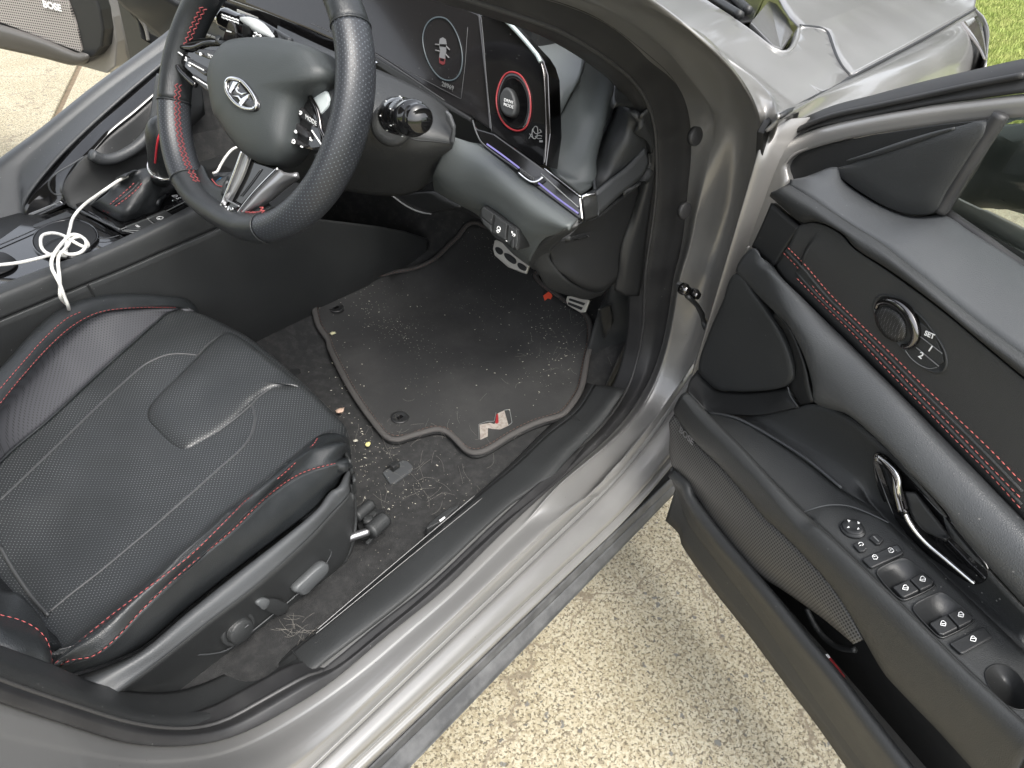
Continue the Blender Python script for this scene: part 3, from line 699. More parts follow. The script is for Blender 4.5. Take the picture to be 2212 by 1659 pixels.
def knobw(name, zn, pts, y, h, m_, par, prof=((1.0, 0), (1., .7), (.94, .92), (.85, 1.))):
    P = L(zn, pts, 'y', y); n = A3(0, -1, .25); n /= np.linalg.norm(n)
    return puff(name, P, [(s, h * k) for s, k in prof], m_, par, rnd=40, n=n)
KNB = mat('knob_grey', (.085, .09, .093), .45)
knobw('recline_lever', 7, '1735,570 1800,500 1900,415 1930,410 1945,430 1930,470 1860,540 1800,600 1760,590', -.632, .014, KNB, seat)
knobw('slide_lever', 7, '1520,655 1560,630 1640,630 1705,660 1710,690 1660,730 1620,720 1560,690', -.632, .010, PL, seat)
knobw('slide_lever', 7, '1520,655 1550,630 1590,630 1600,650 1570,695 1540,680', -.640, .008, KNB, seat)
c_ = L(7, '1425,820', 'y', -.635)[0]
lathe('lumbar_switch', c_, (0, -1, .2), [(.0, -.01), (.0235, -.01), (.0235, .002), (.022, .004), (.0175, .004), (.0175, .001), (.0165, .001), (.0165, .009), (.0145, .011), (0, .011)], PL, seat, 40)
for p0, p1 in (((1470, 815), (1490, 800)), ((1380, 835), (1400, 850))):
    tube('switch_mark', L(7, [p0, p1], 'y', -.648), .0008, KNB, seat, seg=4)
# backrest with its near bolster (bottom left)
bk = [L(7, '-300,300 -120,440 0,580 110,610 200,700 270,800 300,900 310,1000 312,1110', 'y', [-.45, -.47, -.50, -.53, -.56, -.58, -.59, -.60, -.60]),
      L(7, '-300,560 -120,680 0,738 120,770 220,820 280,890 305,960 315,1040 318,1150', 'y', [-.53, -.55, -.57, -.585, -.60, -.61, -.62, -.625, -.63]),
      L(7, '-300,900 -120,900 0,900 120,930 220,960 270,1000 300,1060 306,1120 310,1200', 'y', [-.60, -.61, -.62, -.63, -.635, -.64, -.645, -.645, -.645]),
      L(7, '-300,1200 -120,1200 0,1200 120,1200 200,1200 250,1200 280,1220 300,1240 310,1280', 'y', [-.63, -.63, -.64, -.64, -.64, -.645, -.645, -.645, -.645])]
loft('backrest_bolster', bk, LEA, seat, m=40, sub=6, t=.02)
stitch('stitching', L(7, '0,738 120,770 220,822 280,890 303,960 313,1030', 'y', [-.572, -.587, -.602, -.612, -.622, -.627]), RED, seat, lift=.002)
# back of the seat rising behind
bc = [A3(-.50, -.12, .50), A3(-.50, -.62, .50)]
def backrow(y, w_): return [A3(-.46 - w_ * .2, y, .44), A3(-.52 - w_, y, .55), A3(-.60 - w_, y, .75), A3(-.70 - w_, y, .98), A3(-.73 - w_, y, 1.05), A3(-.80 - w_, y, 1.05), A3(-.80 - w_, y, .9)]
loft('backrest', [backrow(-.13, -.02), backrow(-.22, .02), backrow(-.37, .035), backrow(-.52, .02), backrow(-.59, .0)], PERF, seat, m=40, sub=6, t=.03)
# seat rail, hook cover and front bracket
rl = L(9, '140,320 250,235', 'z', .335)
rail = tube('seat_rail', [rl[0] + (rl[0] - rl[1]) * .35 + A3(0, .02, 0), rl[1]], .006, SAT, car, seg=12)
rb = L(9, '255,240 345,160', 'z', .34)
tube('rail_bar', [rb[0], rb[1]], .012, PL, rail, seg=14)
rb = L(9, '170,150 262,72', 'z', .345)
tube('rail_bar', [rb[0], rb[1]], .009, PL, rail, seg=14)
plate('rail_bracket', L(9, '165,160 270,90 350,110 300,240 200,260', 'z', .325), PLD, rail, .012, .002, n=UP)
plate('rail_flange', L(9, '225,300 370,175 372,195 240,312', 'z', .32), PL, rail, .004, .001, n=UP)
plate('rail_bracket', L(9, '215,150 275,100 300,125 240,185', 'z', .337), PL, rail, .008, .002, n=UP)
lathe('rail_bolt', L(9, '245,178', 'z', .338)[0], UP, [(.009, 0), (.009, .005), (.006, .007), (.0001, .007)], PL, rail, 6)
hk = plate('carpet_hook_plate', L(5, '330,1360 350,1340 450,1285 480,1290 512,1320 510,1345 400,1425 370,1422', 'h', fz, .004), PLS, car, .005, .0012)
h0 = L(5, '400,1335', 'h', fz, .004)[0]
box('hook', h0 + A3(-.008, -.006, 0), h0 + A3(.008, .006, .012), PLD, hk, .002)
lv = plate('boot_release_lever', L(9, '590,215 620,180 680,130 720,100 790,75 780,95 740,125 700,170 640,200 600,222', 'z', .318), PL, car, .02, .003)
plate('lever_mark', L(9, '668,172 700,148 706,155 676,180', 'z', .3215), WHT, lv, .001, 0)
plate('carpet_clip', L(4, '1735,740 1760,712 1800,735 1805,760 1770,785 1745,780', 'h', fz, .002), PLD, car, .004, .001)

# ---- floor mat: a thing of its own lying on the carpet
lo = lambda x, y: fz(x, y) + .004
mo = L(5, '0,272 150,237 400,175 500,157 560,138 640,95 740,0', 'h', lo) + L(2, '780,1440 830,1375 880,1355 950,1380 1100,1420 1300,1600', 'h', lo) + \
     L(5, '1250,200 1400,330 1560,450 1580,600 1560,700 1530,860 1500,930 1440,1012 1400,1045 1250,1092 1100,1165 950,1255 880,1272 830,1255 790,1215 740,1165 700,1140 650,1130 600,1140 500,1168 430,1190 390,1192 350,1175 310,1135 200,990 100,830 0,620', 'h', lo) + \
     L(4, '1970,600 1905,500 1880,400 1878,350 1890,318 1920,300', 'h', lo)
mo = list(resample(mo, 220, True))
fm = fill([(p[0], p[1]) for p in mo], .02, lambda x, y: fz(x, y) + .011, 'floor_mat', MATC, None, .008)
tag(fm, 'black carpet floor mat with bound edge and crumbs in the driver footwell', 'floor mat')
c0 = np.mean(mo, 0)
tube('binding', [p + A3(0, 0, .010) + (c0 - p) * A3(1, 1, 0) / np.linalg.norm(c0 - p) * .003 for p in mo], .0062, BIND, fm, closed=True, seg=8, m=360, r2=.0042, up=UP)
TAN = mat('tan_thread', (.12, .07, .055), .7)
stitch('binding_stitch', [p + A3(0, 0, .0125) + (c0 - p) * A3(1, 1, 0) / np.linalg.norm(c0 - p) * .010 for p in mo[::3]], TAN, fm, .004, .004, .0006)
HK = lambda x, y: fz(x, y) + .0115
for zc in ('50,372', '432,1030'):
    c_ = L(5, zc, 'h', HK)[0]
    a = lathe('mat_fixing', c_, UP, [(.0165, -.002), (.0165, .0012), (.013, .002), (.011, .001), (.0, .001)], PLD, fm, 32)
    plate('fixing_slot', [c_ + A3(-.006, -.004, .0015), c_ + A3(.006, -.004, .0015), c_ + A3(.006, .003, .0015), c_ + A3(-.006, .003, .0015)], PIANO, a, .001, 0)
ES = mat('worn_silver_badge', (.42, .38, .34), .5, .3, bump=.6, bscale=700, noise=.8, nscale=120, ncol=(.18, .14, .12))
EL = lambda zn, p: L(zn, p, 'h', HK, .0008)
bn = plate('emblem', EL(5, '910,1072 975,1060 1000,1068 1005,1060 1018,1005 1060,985 1085,1075 1035,1098 990,1095 962,1090 960,1140 916,1160'), ES, fm, .002, .0004)
plate('emblem_accent', [p + UP * .0004 for p in EL(5, '1005,1062 1012,1012 1022,1005 1026,1060 1015,1068')], REDG, fm, .002, .0003)
tube('emblem_outline', EL(5, '1060,985 1092,980 1106,1060 1085,1076'), .0007, WHG, fm, seg=5, smooth=False)
tube('emblem_outline', EL(5, '908,1160 905,1070 960,1052 1000,1052 1010,1000'), .0005, WHG, fm, seg=5, smooth=False)
# ================================================================== outer body
def Hd(p, dz=0.): return L(3, p, 'h', zhood, dz)
_b0 = Hd('1180,458 1400,340 1650,203 1918,50')
xs = lambda r: resample(r, 12)
_rear = Hd('1168,455 1120,400 1085,335 1060,265 1030,195') + Hd('960,167 868,158')
def fwd(p, L_=1.5):      # from a rear edge point forwards over the bonnet
    out = []
    for k in range(9):
        x = p[0] + L_ * k / 8; y = p[1] * (1 - .05 * k / 8) ; out.append(A3(x, y, zhood(x, y)))
    return out
rows_ = [_b0]
for p in (_rear[2], _rear[4], _rear[5], _rear[6]):
    rows_.append([A3(x, p[1] + (x - p[0]) * .055, zhood(x, p[1] + (x - p[0]) * .055)) for x in [p[0] + (2.45 - p[0]) * k / 8 for k in range(9)]])
for y in (-.5, -.25, 0, .4):
    rows_.append([A3(x, y, zhood(x, y) + .02) for x in [1.15 + 1.3 * k / 8 for k in range(9)]])
bonnet = loft('bonnet', rows_, PAINT, car, m=40, sub=6, t=.004)
loft('bonnet_edge', [Hd('1180,458 1400,340 1650,203 1918,50'), Hd('1180,458 1400,340 1650,203 1918,50', -.03)], PAINT, bonnet, m=20, t=.004)
tube('panel_gap', Hd('1172,460 1120,402 1083,335 1058,265 1030,193 1000,172 960,164 868,156', -.001), .0035, PLD, bonnet, seg=6)
tube('panel_gap', Hd('745,698 1000,560 1176,461 1400,343 1655,206 1918,54', -.002), .0035, PLD, bonnet, seg=6)
# front fender with its lamp corner
f0 = Hd('742,696 1174,464 1400,348 1655,212 1918,60', -.003)
f1 = L(3, '790,740 1230,520 1500,390 1750,290 1975,190', 'y', [-.875, -.875, -.885, -.885, -.84])
f2 = L(3, '820,850 1300,640 1600,520 1850,450 1988,300', 'y', [-.89, -.90, -.91, -.91, -.87])
f3 = [p + A3(0, -.004, -.14) for p in f2]; f4 = [p + A3(0, .01, -.40) for p in f2]
f5 = [p + A3(.01, .3, -.45) for p in f2]
fen = loft('front_fender', [[p + A3(0, .012, -.02) for p in f0], f0, f1, f2, f3, f4], PAINT, car, m=50, sub=6, t=.004, creases=(1,))
tube('lamp_gap', Hd('1812,122 1860,180 1900,225 1945,285 1978,350', -.01), .004, PLD, fen, seg=5)
hl = loft('headlamp', [Hd('1822,122 1868,184 1905,228 1950,290 1980,350', -.006), Hd('1918,60 1945,110 1965,170 1980,260 1990,360', -.012)], LAMP, car, m=20, sub=4, t=.004)
nr = Hd('1880,-60 1918,52 1960,90 1993,170 1990,270 1978,390', -.015)
nose = loft('front_bumper', [nr, [p + A3(.03, -.01, -.12) for p in nr], [p + A3(0, .02, -.45) for p in nr]], PAINT, car, m=24, sub=5, t=.004)
# the body corner ahead of the pillar, with the cowl opening
c0_ = resample(Hd('100,-140 330,20 560,175 690,275 745,305 800,300 845,240 866,160', -.0), 40)
c3_ = Hd('-260,-90 -120,0 60,90 330,280 560,440 690,560 742,692 1000,555 1168,460')
rr_ = Hd('1120,402 1083,335 1058,265 1030,196 1000,174 960,168 900,162')
pg = list(resample(c3_[:7], 30)) + [c3_[7]] + [c3_[8]] + rr_ + list(c0_[::-1]) + Hd('-40,-240 -220,-160')
cor = fill([(p[0], p[1]) for p in pg], .02, zhood, 'fender_corner', PAINT, car, .004)
loft('opening_lip', [c0_, [p - UP * .012 + A3(0, .004, 0) for p in c0_], [p - UP * .04 + A3(0, .008, 0) for p in c0_]], PAINT, cor, m=40, t=.003)
tube('opening_roll', [p - UP * .002 for p in c0_], .004, PAINT, cor, seg=8, m=50)
# shade side of the body where it meets the hinge pillar
e1 = Hd('-260,-90 -120,0 60,90 330,280 560,440 690,560 742,692', -.001)
e2 = (B3_[4:] + B2_[1:4])[::-1]
loft('pillar_return', [e1, [a * .5 + b * .5 + A3(0, -.004, -.004) for a, b in zip(resample(e1, 8), resample(e2, 8))], e2], JAMB, car, m=40, sub=5, t=.002)
plate('fender_bracket', Y_(3, '735,700 775,745 770,790 700,930 640,960 650,800 690,730', -.872), PLD, car, .01, .002)
# cowl under the screen, wiper arm
cw = Hd('250,-80 500,140 600,215 760,316 850,270 868,150 740,-80', -.03)
cowl = plate('cowl_panel', cw, PIANO, car, .02, .002, n=UP)
plate('cowl_cover', Hd('570,130 680,0 735,20 800,110 830,190 760,290 700,265', -.015), mat('cowl_gloss', (.10, .10, .10), .25), cowl, .01, .003, n=UP)
for a, b in (((330, -20), (510, 90)), ((430, -60), (560, 60))):
    tube('wiper_arm', L(3, [a, b], 'h', zhood, -.005), .008, PLD, cowl, seg=8)
plate('windscreen_base', Hd('180,-140 330,0 500,130 585,110 660,-40 700,-140', -.012), SCR, car, .006, .001, n=UP)
for q_, r_ in (((250, 820), 62), ((185, 1265), 50)):
    c_ = Y_(3, [q_], -.776)[0]
    lathe('plug', c_ + A3(0, .004, 0), (-.25, -1, .2), [(.013, -.002), (.013, .004), (.011, .0055), (0, .0055)], RUB, car, 28)
# roof and far structure of the cabin (it keeps the cabin in its own shade)
ROOFM = mat('headliner', (.10, .10, .10), .9)
loft('roof', [[A3(x, y, 1.40 + .03 * math.cos(x * 1.5) - .05 * (abs(y) / .55) ** 3) for x in (-1.7, -1.2, -.7, -.25)] for y in (-.56, -.3, 0, .3, .56)], ROOFM, car, m=16, sub=3, t=.03, up=-UP)

# ================================================================== driver door
DPH = lambda s, n, z: HINGE + DD * s + DN * n + UP * z
def D_(zn, p, o, o2=None): return L(zn, p, 'd', o, o2)
base = loft('driver_door', [[DPH(s, o, z) for s in (.04, .3, .6, .9, 1.10)] for z, o in ((.84, -.01), (.6, -.005), (.45, .0), (.285, .0))], PLD, car, m=20, sub=3, t=.05)
door = base
# outer skin so that the door is whole from the other side too
loft('door_skin', [[DPH(s, o, z) for s in (-.02, .3, .6, .9, 1.12)] for z, o in ((.87, -.13), (.75, -.155), (.55, -.165), (.40, -.14), (.33, -.10))], PAINT, door, m=20, sub=4, t=.004, up=-DN)
loft('door_edge', [[DPH(-.035, o, z) for o, z in ((.0, z), (-.13, z))] for z in (.9, .7, .5, .3)], JAMB, door, m=6, sub=3, t=.004)
# painted frame: leading face and the sweep of the window frame
P0 = D_(3, '440,1659 480,1540 530,1350 570,1230 610,1080 650,970 720,895 800,840 1000,760 1250,700 1600,640 1900,598 2212,560 2600,530 3000,510', -.045, -.075)
P0b = D_(3, '455,1659 495,1545 545,1370 585,1250 630,1090 680,990 745,930 830,870 1020,790 1250,730 1600,665 1900,625 2212,590 2600,560 3000,540', -.03, -.06)
P1 = D_(3, '620,1659 650,1500 700,1300 740,1200 790,1090 778,1000 830,935 920,895 1100,845 1300,805 1600,762 1800,738 2212,700 2600,680 3000,660', -.03, -.06)
P2 = [p - DN * .02 for p in P1]
fr = loft('window_frame', [[p - DN * .02 for p in P0], P0, P0b, P1, P2], JAMB, door, m=110, sub=4, t=.003, creases=(3,))
Lf = loft('leading_face', [D_(6, '560,0 500,120 450,250 400,400 350,560 300,740', -.03), D_(6, '470,30 430,150 385,300 330,500 290,640 235,800', -.045), D_(6, '445,0 415,100 370,260 325,480 270,660 205,830', -.065)], JAMB, door, m=40, sub=4, t=.003)
# rubber along the frame edge
G0 = D_(3, '722,890 718,830 780,765 900,700 1070,630 1300,570 1600,490 1900,420 2212,352 2600,290', [-.06, -.07] + [-.085] * 8)
G1 = D_(3, '724,900 735,850 820,790 930,725 1070,665 1300,610 1600,545 1900,480 2212,415 2600,350', [-.05] * 2 + [-.066] * 8)
G2 = D_(3, '730,905 780,855 860,810 960,760 1070,738 1300,690 1600,630 1900,588 2212,548 2600,515', [-.045] * 2 + [-.058] * 8)
dse = loft('frame_seal', [[p - DN * .02 for p in G0], G0, G1, G2], RUB, door, m=80, sub=6, t=.004)
tube('seal_lip', D_(3, '735,870 800,815 900,755 1070,690 1300,640 1600,575 1900,510 2212,450', -.058), .0035, RUB, dse, seg=6)
# black inner part of the mirror corner + cover
M0 = D_(3, '790,1085 775,1000 830,930 1000,870 1300,808 1700,745 2010,712 1990,790 1860,1030 1700,1275 1300,1200 1000,1100', -.05)
plate('mirror_corner_panel', M0, PLD, door, .02, .001, n=DN)
mcp = D_(3, '1085,1015 1170,985 1300,930 1500,850 1700,790 1850,748 1990,722 1992,790 1940,870 1850,1010 1760,1150 1690,1268 1600,1290 1500,1280 1380,1235 1250,1160 1150,1090 1102,1050', -.040)
mc = puff('mirror_cover', mcp, [(1.0, -.01), (1.0, .0), (.985, .003), (.95, .0045), (.6, .006)], PL, door, rnd=70, n=DN)
tube('cover_ridge', D_(3, '1150,965 1300,925 1500,860 1700,795 1800,768', -.036), lambda u: .0015 + .0025 * math.sin(u * 3.1), PL, mc, seg=8)
# pane and its channel, the mirror outside beyond it
CH = D_(3, '2010,790 1900,960 1800,1120 1710,1270', -.045)
tube('glass_channel', [CH[0] + (CH[0] - CH[1]) * .6] + CH, .008, RUB, door, seg=8)
tube('glass_channel', [p + DN * .004 - DD * .006 for p in CH], .003, PLS, door, seg=6)
gw = [DPH(.19, -.075, .865), DPH(1.08, -.075, .865), DPH(1.0, -.14, 1.3), DPH(.62, -.13, 1.24), DPH(.30, -.095, 1.02)]
gl = D_(3, '1740,1262 1800,1130 1900,960 2010,780 2040,720', -.07) + [DPH(.34, -.085, 1.09), DPH(1.0, -.085, 1.25), DPH(1.08, -.072, .85)]
pane = plate('window_pane', gl, GLS, door, .004, 0, n=DN)
tube('glass_seal', [p for p in D_(3, '1735,1268 1820,1330 1950,1420 2100,1530 2212,1605', -.055)] + [DPH(.42, -.055, .855), DPH(1.05, -.055, .855)], .006, RUB, door, seg=8)
plate('inner_glass_seal', D_(3, '1745,1262 1900,1368 2212,1568 2300,1630 2300,1680 2212,1625 1850,1370', -.052), RUB, door, .01, .002, n=UP)
mr_ = D_(3, '1780,1235 1900,960 1990,800 2040,725 2212,700 2500,690 2600,1250 2400,1340 2212,1290 2050,1250 1900,1245', -.20)
mirror = puff('door_mirror', mr_, [(.9, -.12), (1.0, -.09), (1.02, -.04), (1.0, 0), (.95, .012), (.6, .02)], mat('mirror_shell', (.05, .055, .05), .3), door, rnd=60, n=DN)
for pts in ('1890,1105 2100,1200', ):
    tube('mirror_joint', D_(3, pts, -.183), .002, PLD, mirror, seg=5)
# top of the trim: broad face toned light for sky sheen, ridge, dark roll
def cat(*a): return [x for y in a for x in y]
E1 = cat(D_(3, '800,1100 950,1040 1090,1000', [.0, -.02, -.035]), D_(3, '1120,1065 1200,1130 1350,1220 1500,1280 1600,1290 1735,1268', -.045, -.055), D_(3, '1900,1370 2212,1575 2600,1840 3000,2110', -.055))
E2 = cat(D_(3, '805,1105 870,1145 1000,1225 1200,1357 1350,1450', .012, .03), D_(6, '1500,95 1600,172 1900,418 2212,648 2600,940', .032))
E1s = resample(E1, 14); E2s = resample(E2, 14)
top = loft('trim_top', [E1, [a * .5 + b * .5 + UP * .006 for a, b in zip(E1s, E2s)], E2], PLS, door, m=80, sub=5, t=.004)
E3 = cat(D_(3, '740,1135 830,1200 980,1290 1200,1430', .026, .04), D_(6, '1380,72 1600,245 1900,500 2212,735 2600,1030', .042))
E4 = cat(D_(3, '685,1175 760,1240 870,1325 960,1325 1110,1385 1300,1510 1450,1620', .018, .034), D_(6, '1200,10 1400,140 1700,360 2000,610 2212,785 2600,1080', .036))
E5 = [p - DN * .02 - UP * .006 for p in E4]
roll = loft('trim_roll', [E2, E3, E4, E5], PL, door, m=80, sub=6, t=.003)
stp = loft('trim_front', [D_(3, '805,1100 745,1130 690,1165', [.008, .015, .018]), D_(3, '800,1115 745,1150 695,1185', [.008, .015, .015])], PL, door, m=10, t=.004)
# front end piece below the belt
ep = loft('trim_end_piece', [D_(3, '695,1215 780,1290 862,1360', .016), D_(3, '640,1345 720,1430 780,1480', .02), D_(3, '578,1478 640,1545 708,1592', .02)], PLD, door, m=16, sub=5, t=.01)
# woven insert
U0 = cat(D_(3, '865,1350 960,1335 1100,1395 1300,1530 1450,1640', .02, .028), D_(6, '1190,15 1400,155 1700,375 2000,625 2212,800 2600,1100', .028))
U1 = cat(D_(3, '800,1470 900,1550', .022), D_(6, '900,20 1150,210 1400,430 1700,690 2000,980 2212,1190 2600,1560', .026, .03))
U2 = cat(D_(3, '712,1590 740,1640', .012), D_(6, '800,232 1000,425 1200,618 1450,866 1700,1118 2000,1425 2212,1645 2600,2050', .016, .03))
ins = loft('upper_insert', [U0, [a * .85 + b * .15 + DN * .0015 for a, b in zip(resample(U0, 14), resample(U1, 14))], U1, U2], FAB, door, m=80, sub=6, t=.004)
PINK = mat('salmon_thread', (.62, .16, .14), .6)
SB = None
bpy.context.view_layer.update(); SB = BVHTree.FromObject(ins, bpy.context.evaluated_depsgraph_get())
def onmesh(bvh, zn, pts, lift=.0006):
    out = []
    for p in [tuple(float(c) for c in q.split(',')) for q in pts.split()]:
        r = ray(zn, *p); r = r / np.linalg.norm(r); loc, nrm, i_, d_ = bvh.ray_cast(Vector(CAM), Vector(r))
        if loc is not None: out.append(np.array(loc) - r * lift)
    return out
S1 = '796,10 900,115 1050,290 1200,440 1400,632 1600,830 1800,1022 2000,1212 2205,1425'
S2 = '770,42 850,125 1000,305 1200,495 1400,692 1600,902 1800,1102 2000,1312 2200,1520'
S3 = '742,72 850,195 1000,345 1200,540 1400,752 1600,955 1800,1162 2000,1362 2200,1585'
for s_ in (S1, S2, S3): stitch('stitching', onmesh(SB, 6, s_), PINK, ins, .0044, .0024, .0007)
for s_ in ('784,28 875,120 1025,298 1200,468 1400,662 1600,866 1800,1062 2000,1262 2205,1475', '756,58 850,160 1000,325 1200,518 1400,722 1600,930 1800,1132 2000,1338 2200,1552'):
    tube('piping', onmesh(SB, 6, s_, 0), .002, FAB, ins, seg=6)
# soft arm pad
V0 = U2
V1 = cat(D_(3, '640,1545 700,1605', .03), D_(6, '700,150 850,300 1000,470 1200,680 1450,930 1700,1210 2000,1530 2212,1750 2600,2150', .04, .055))
V2 = cat(D_(3, '575,1490 600,1620', .028), D_(6, '600,120 700,260 800,420 900,560 1000,760 1150,930 1400,1170 1700,1500', [.035, .045, .055, .06, .062, .064, .066, .068]), D_(8, '1800,130 2212,560 2500,880', .068))
V3 = cat(D_(6, '483,152 560,235 640,320 720,400 800,475 860,580 920,730 948,860 955,935 1150,1010 1300,1130 1500,1330 1750,1600', [.02, .02, .025, .03, .035, .04, .045, .048, .05, .052, .054, .056, .06]), D_(8, '1800,218 2000,448 2212,680 2500,990', .06))
V4 = [p - DN * .03 - UP * .008 for p in V3]
pad = loft('arm_pad', [V0, V1, V2, V3, V4], LEAD, door, m=110, sub=7, t=.004)
# front lower corner cover and the dark well beneath the pad
N_ = D_(6, '487,165 600,295 720,465 790,600 828,730 825,805 760,850 600,870 450,870 370,858 315,815 262,742 325,525 415,320', .017)
tw = puff('front_cover', N_, [(1.0, -.01), (1.0, .001), (.985, .0025), (.9, .003), (.5, .004)], PL, door, rnd=80, n=DN)
loft('front_ledge', [D_(6, '255,742 320,820 370,860 450,872 600,875 760,855 800,840', .012), D_(6, '205,810 290,910 400,960 520,975 660,965 800,925 860,965', .035, .02), D_(6, '195,875 260,940 320,1003 450,1010 620,1012 760,990 860,965', .05, .022)], PLD, door, m=40, sub=5, t=.003)
loft('pad_return', [D_(6, '720,400 790,480 850,600 900,740 930,880 945,935', .022), D_(6, '700,420 770,510 822,640 840,760 800,845 860,965', .014)], PLD, door, m=30, sub=4, t=.003)
tube('trim_edge', D_(6, '795,845 812,900 855,963', .026), .0012, PLS, door, seg=5)
# inner well wall, from the pad down to the armrest console
I0 = D_(6, '640,1012 860,965 955,950 1150,1020 1300,1140 1500,1345 1720,1600', [.022, .02, .02, .02, .022, .024, .026]) + D_(8, '1800,250 2100,590 2300,800', .028)
I1 = D_(6, '480,1030 700,1080 900,1180 1200,1370 1400,1500', .03, .02) + D_(8, '1300,60 1600,350 1900,640 2212,900', .02, .028)
W0 = cat(D_(6, '318,1003 420,1018 520,1050 650,1120 900,1290 1120,1460', .05, .038), D_(8, '1300,95 1500,275 1800,560 2000,750 2212,955 2500,1220', .038, .045))
well = loft('door_well', [I0, I1, W0], PL, door, m=80, sub=6, t=.003)
tube('well_edge', D_(6, '318,1003 400,1012 500,1038 640,1110 900,1272 1120,1452', .0515, .040), .0022, PLS, door, seg=6)
# armrest console top with the switch panel
W1 = cat(D_(6, '325,1020 500,1190 700,1410 930,1640', .075, .09), D_(8, '960,180 1200,412 1500,700 1800,1000 2110,1290 2300,1470', .092, .115))
arm = loft('armrest', [W0, [a * .5 + b * .5 for a, b in zip(resample(W0, 12), resample(W1, 12))], W1], PL, door, m=80, sub=4, t=.004)
X0 = cat(D_(6, '190,880 300,1005 500,1205 700,1425 915,1659', .085, .105), D_(8, '950,205 1190,435 1490,725 1790,1025 2100,1315 2300,1500', .107, .13))
X1 = cat(D_(6, '150,900 255,1040 450,1250 640,1450 800,1640', .094, .112), D_(8, '870,250 1120,520 1390,800 1700,1110 2010,1410 2200,1600', .114, .135))
X2 = cat(D_(6, '112,1005 165,1085 250,1190 400,1335 540,1495 680,1659', .085, .1), D_(8, '700,195 870,360 1050,560 1170,740 1260,900 1340,1040 1400,1125 1700,1440 1900,1659 2100,1860', .1, .11))
X3 = [p - DN * .03 - UP * .01 for p in X2]
loft('armrest_edge', [W1, X0, X1, X2, X3], PL, door, m=90, sub=6, t=.004)
tube('armrest_joint', [p + DN * .001 for p in W1], .0022, PLD, arm, seg=6)
tube('panel_joint', D_(6, '875,1603 950,1575 1040,1555 1150,1558 1250,1590 1400,1659', [.09, .082, .07, .058, .05, .04]), .0011, PLS, arm, seg=5)
# speaker grille
GR0 = X2
GRL = D_(6, '112,1005 88,1100 84,1200 100,1330', .083)
gtop = D_(6, '112,1010 250,1195 400,1340 540,1500 680,1659', .083, .097) + D_(8, '700,200 870,365 1050,565 1170,745 1245,890', .098, .1)
gbot = D_(6, '90,1100 84,1240 112,1350 250,1520 345,1640', .084) + D_(8, '300,140 400,262 560,458 760,588 1000,758 1190,915', .084, .095)
GMESH = mat('speaker_mesh', (.03, .03, .03), .5)
def meshmat(m, sc):
    t = m.node_tree; b = t.nodes['Principled BSDF']; g = t.nodes.new('ShaderNodeTexCoord'); mp = t.nodes.new('ShaderNodeMapping'); mp.inputs['Scale'].default_value = (sc * 1.0, sc * .45, 1); mp.inputs['Rotation'].default_value = (0, 0, .0)
    t.links.new(g.outputs['UV'], mp.inputs['Vector'])
    v = t.nodes.new('ShaderNodeTexVoronoi'); v.voronoi_dimensions = '2D'; v.inputs['Scale'].default_value = 1; v.inputs['Randomness'].default_value = 0; t.links.new(mp.outputs[0], v.inputs['Vector'])
    r = t.nodes.new('ShaderNodeValToRGB'); r.color_ramp.elements[0].position = .26; r.color_ramp.elements[0].color = (.004, .004, .004, 1); r.color_ramp.elements[1].position = .42; r.color_ramp.elements[1].color = (.085, .083, .08, 1)
    t.links.new(v.outputs['Distance'], r.inputs[0]); t.links.new(r.outputs[0], b.inputs['Base Color'])
meshmat(GMESH, 330)
def planar_uv(o, p0, u, v):
    uv = o.data.uv_layers.new(name='UVMap')
    for l_ in o.data.loops:
        p = np.array(o.data.vertices[l_.vertex_index].co) - p0; uv.data[l_.index].uv = (p @ u, p @ v)
gri = loft('speaker_grille', [gtop, [a * .5 + b * .5 + DN * .006 for a, b in zip(resample(gtop, 12), resample(gbot, 12))], gbot], GMESH, door, m=70, sub=5, t=.003)
u_ = DD * .8 - UP * .25; v_ = UP * 1.6 + DD * .5
planar_uv(gri, HINGE, u_, v_)
bp_ = D_(6, '148,1110 232,1196', .0905)
text('speaker_badge', 'BOSE', bp_[0], bp_[1], UP, .0145, SAT, gri, bold=.0004, lift=.002)
# map pocket: outer shell with a rolled rim
O0 = D_(6, '112,1350 200,1430 350,1618', .088, .092) + D_(8, '220,25 400,265 570,462 700,615 900,865 1100,1105 1300,1365 1530,1659 1750,1930', .093, .11)
O1 = [p + DN * .006 - UP * .008 for p in O0]
O2 = D_(6, '105,1330 118,1420 160,1560 205,1659', .085) + D_(8, '150,0 200,160 350,372 600,702 800,1005 1000,1312 1235,1659 1450,1960', .07, .075)
O00 = [p - DN * .012 - UP * .02 for p in O0]
loft('map_pocket', [[p - DN * .015 - UP * .12 for p in O0], O00, O0, O1, [a * .55 + b * .45 for a, b in zip(resample(O1, 20), resample(O2, 20))], O2, [p - DN * .05 - UP * .01 for p in O2]], PL, door, m=80, sub=5, t=.003)
tube('pocket_rib', D_(8, '905,700 950,790 1000,860 1090,930 1200,950', .03), .004, PL, door, seg=8)
plate('pocket_floor', [DPH(s, n, .285) for s, n in ((.10, -.01), (1.05, -.01), (1.05, .06), (.10, .05))], PLD, door, .01, 0, n=UP)
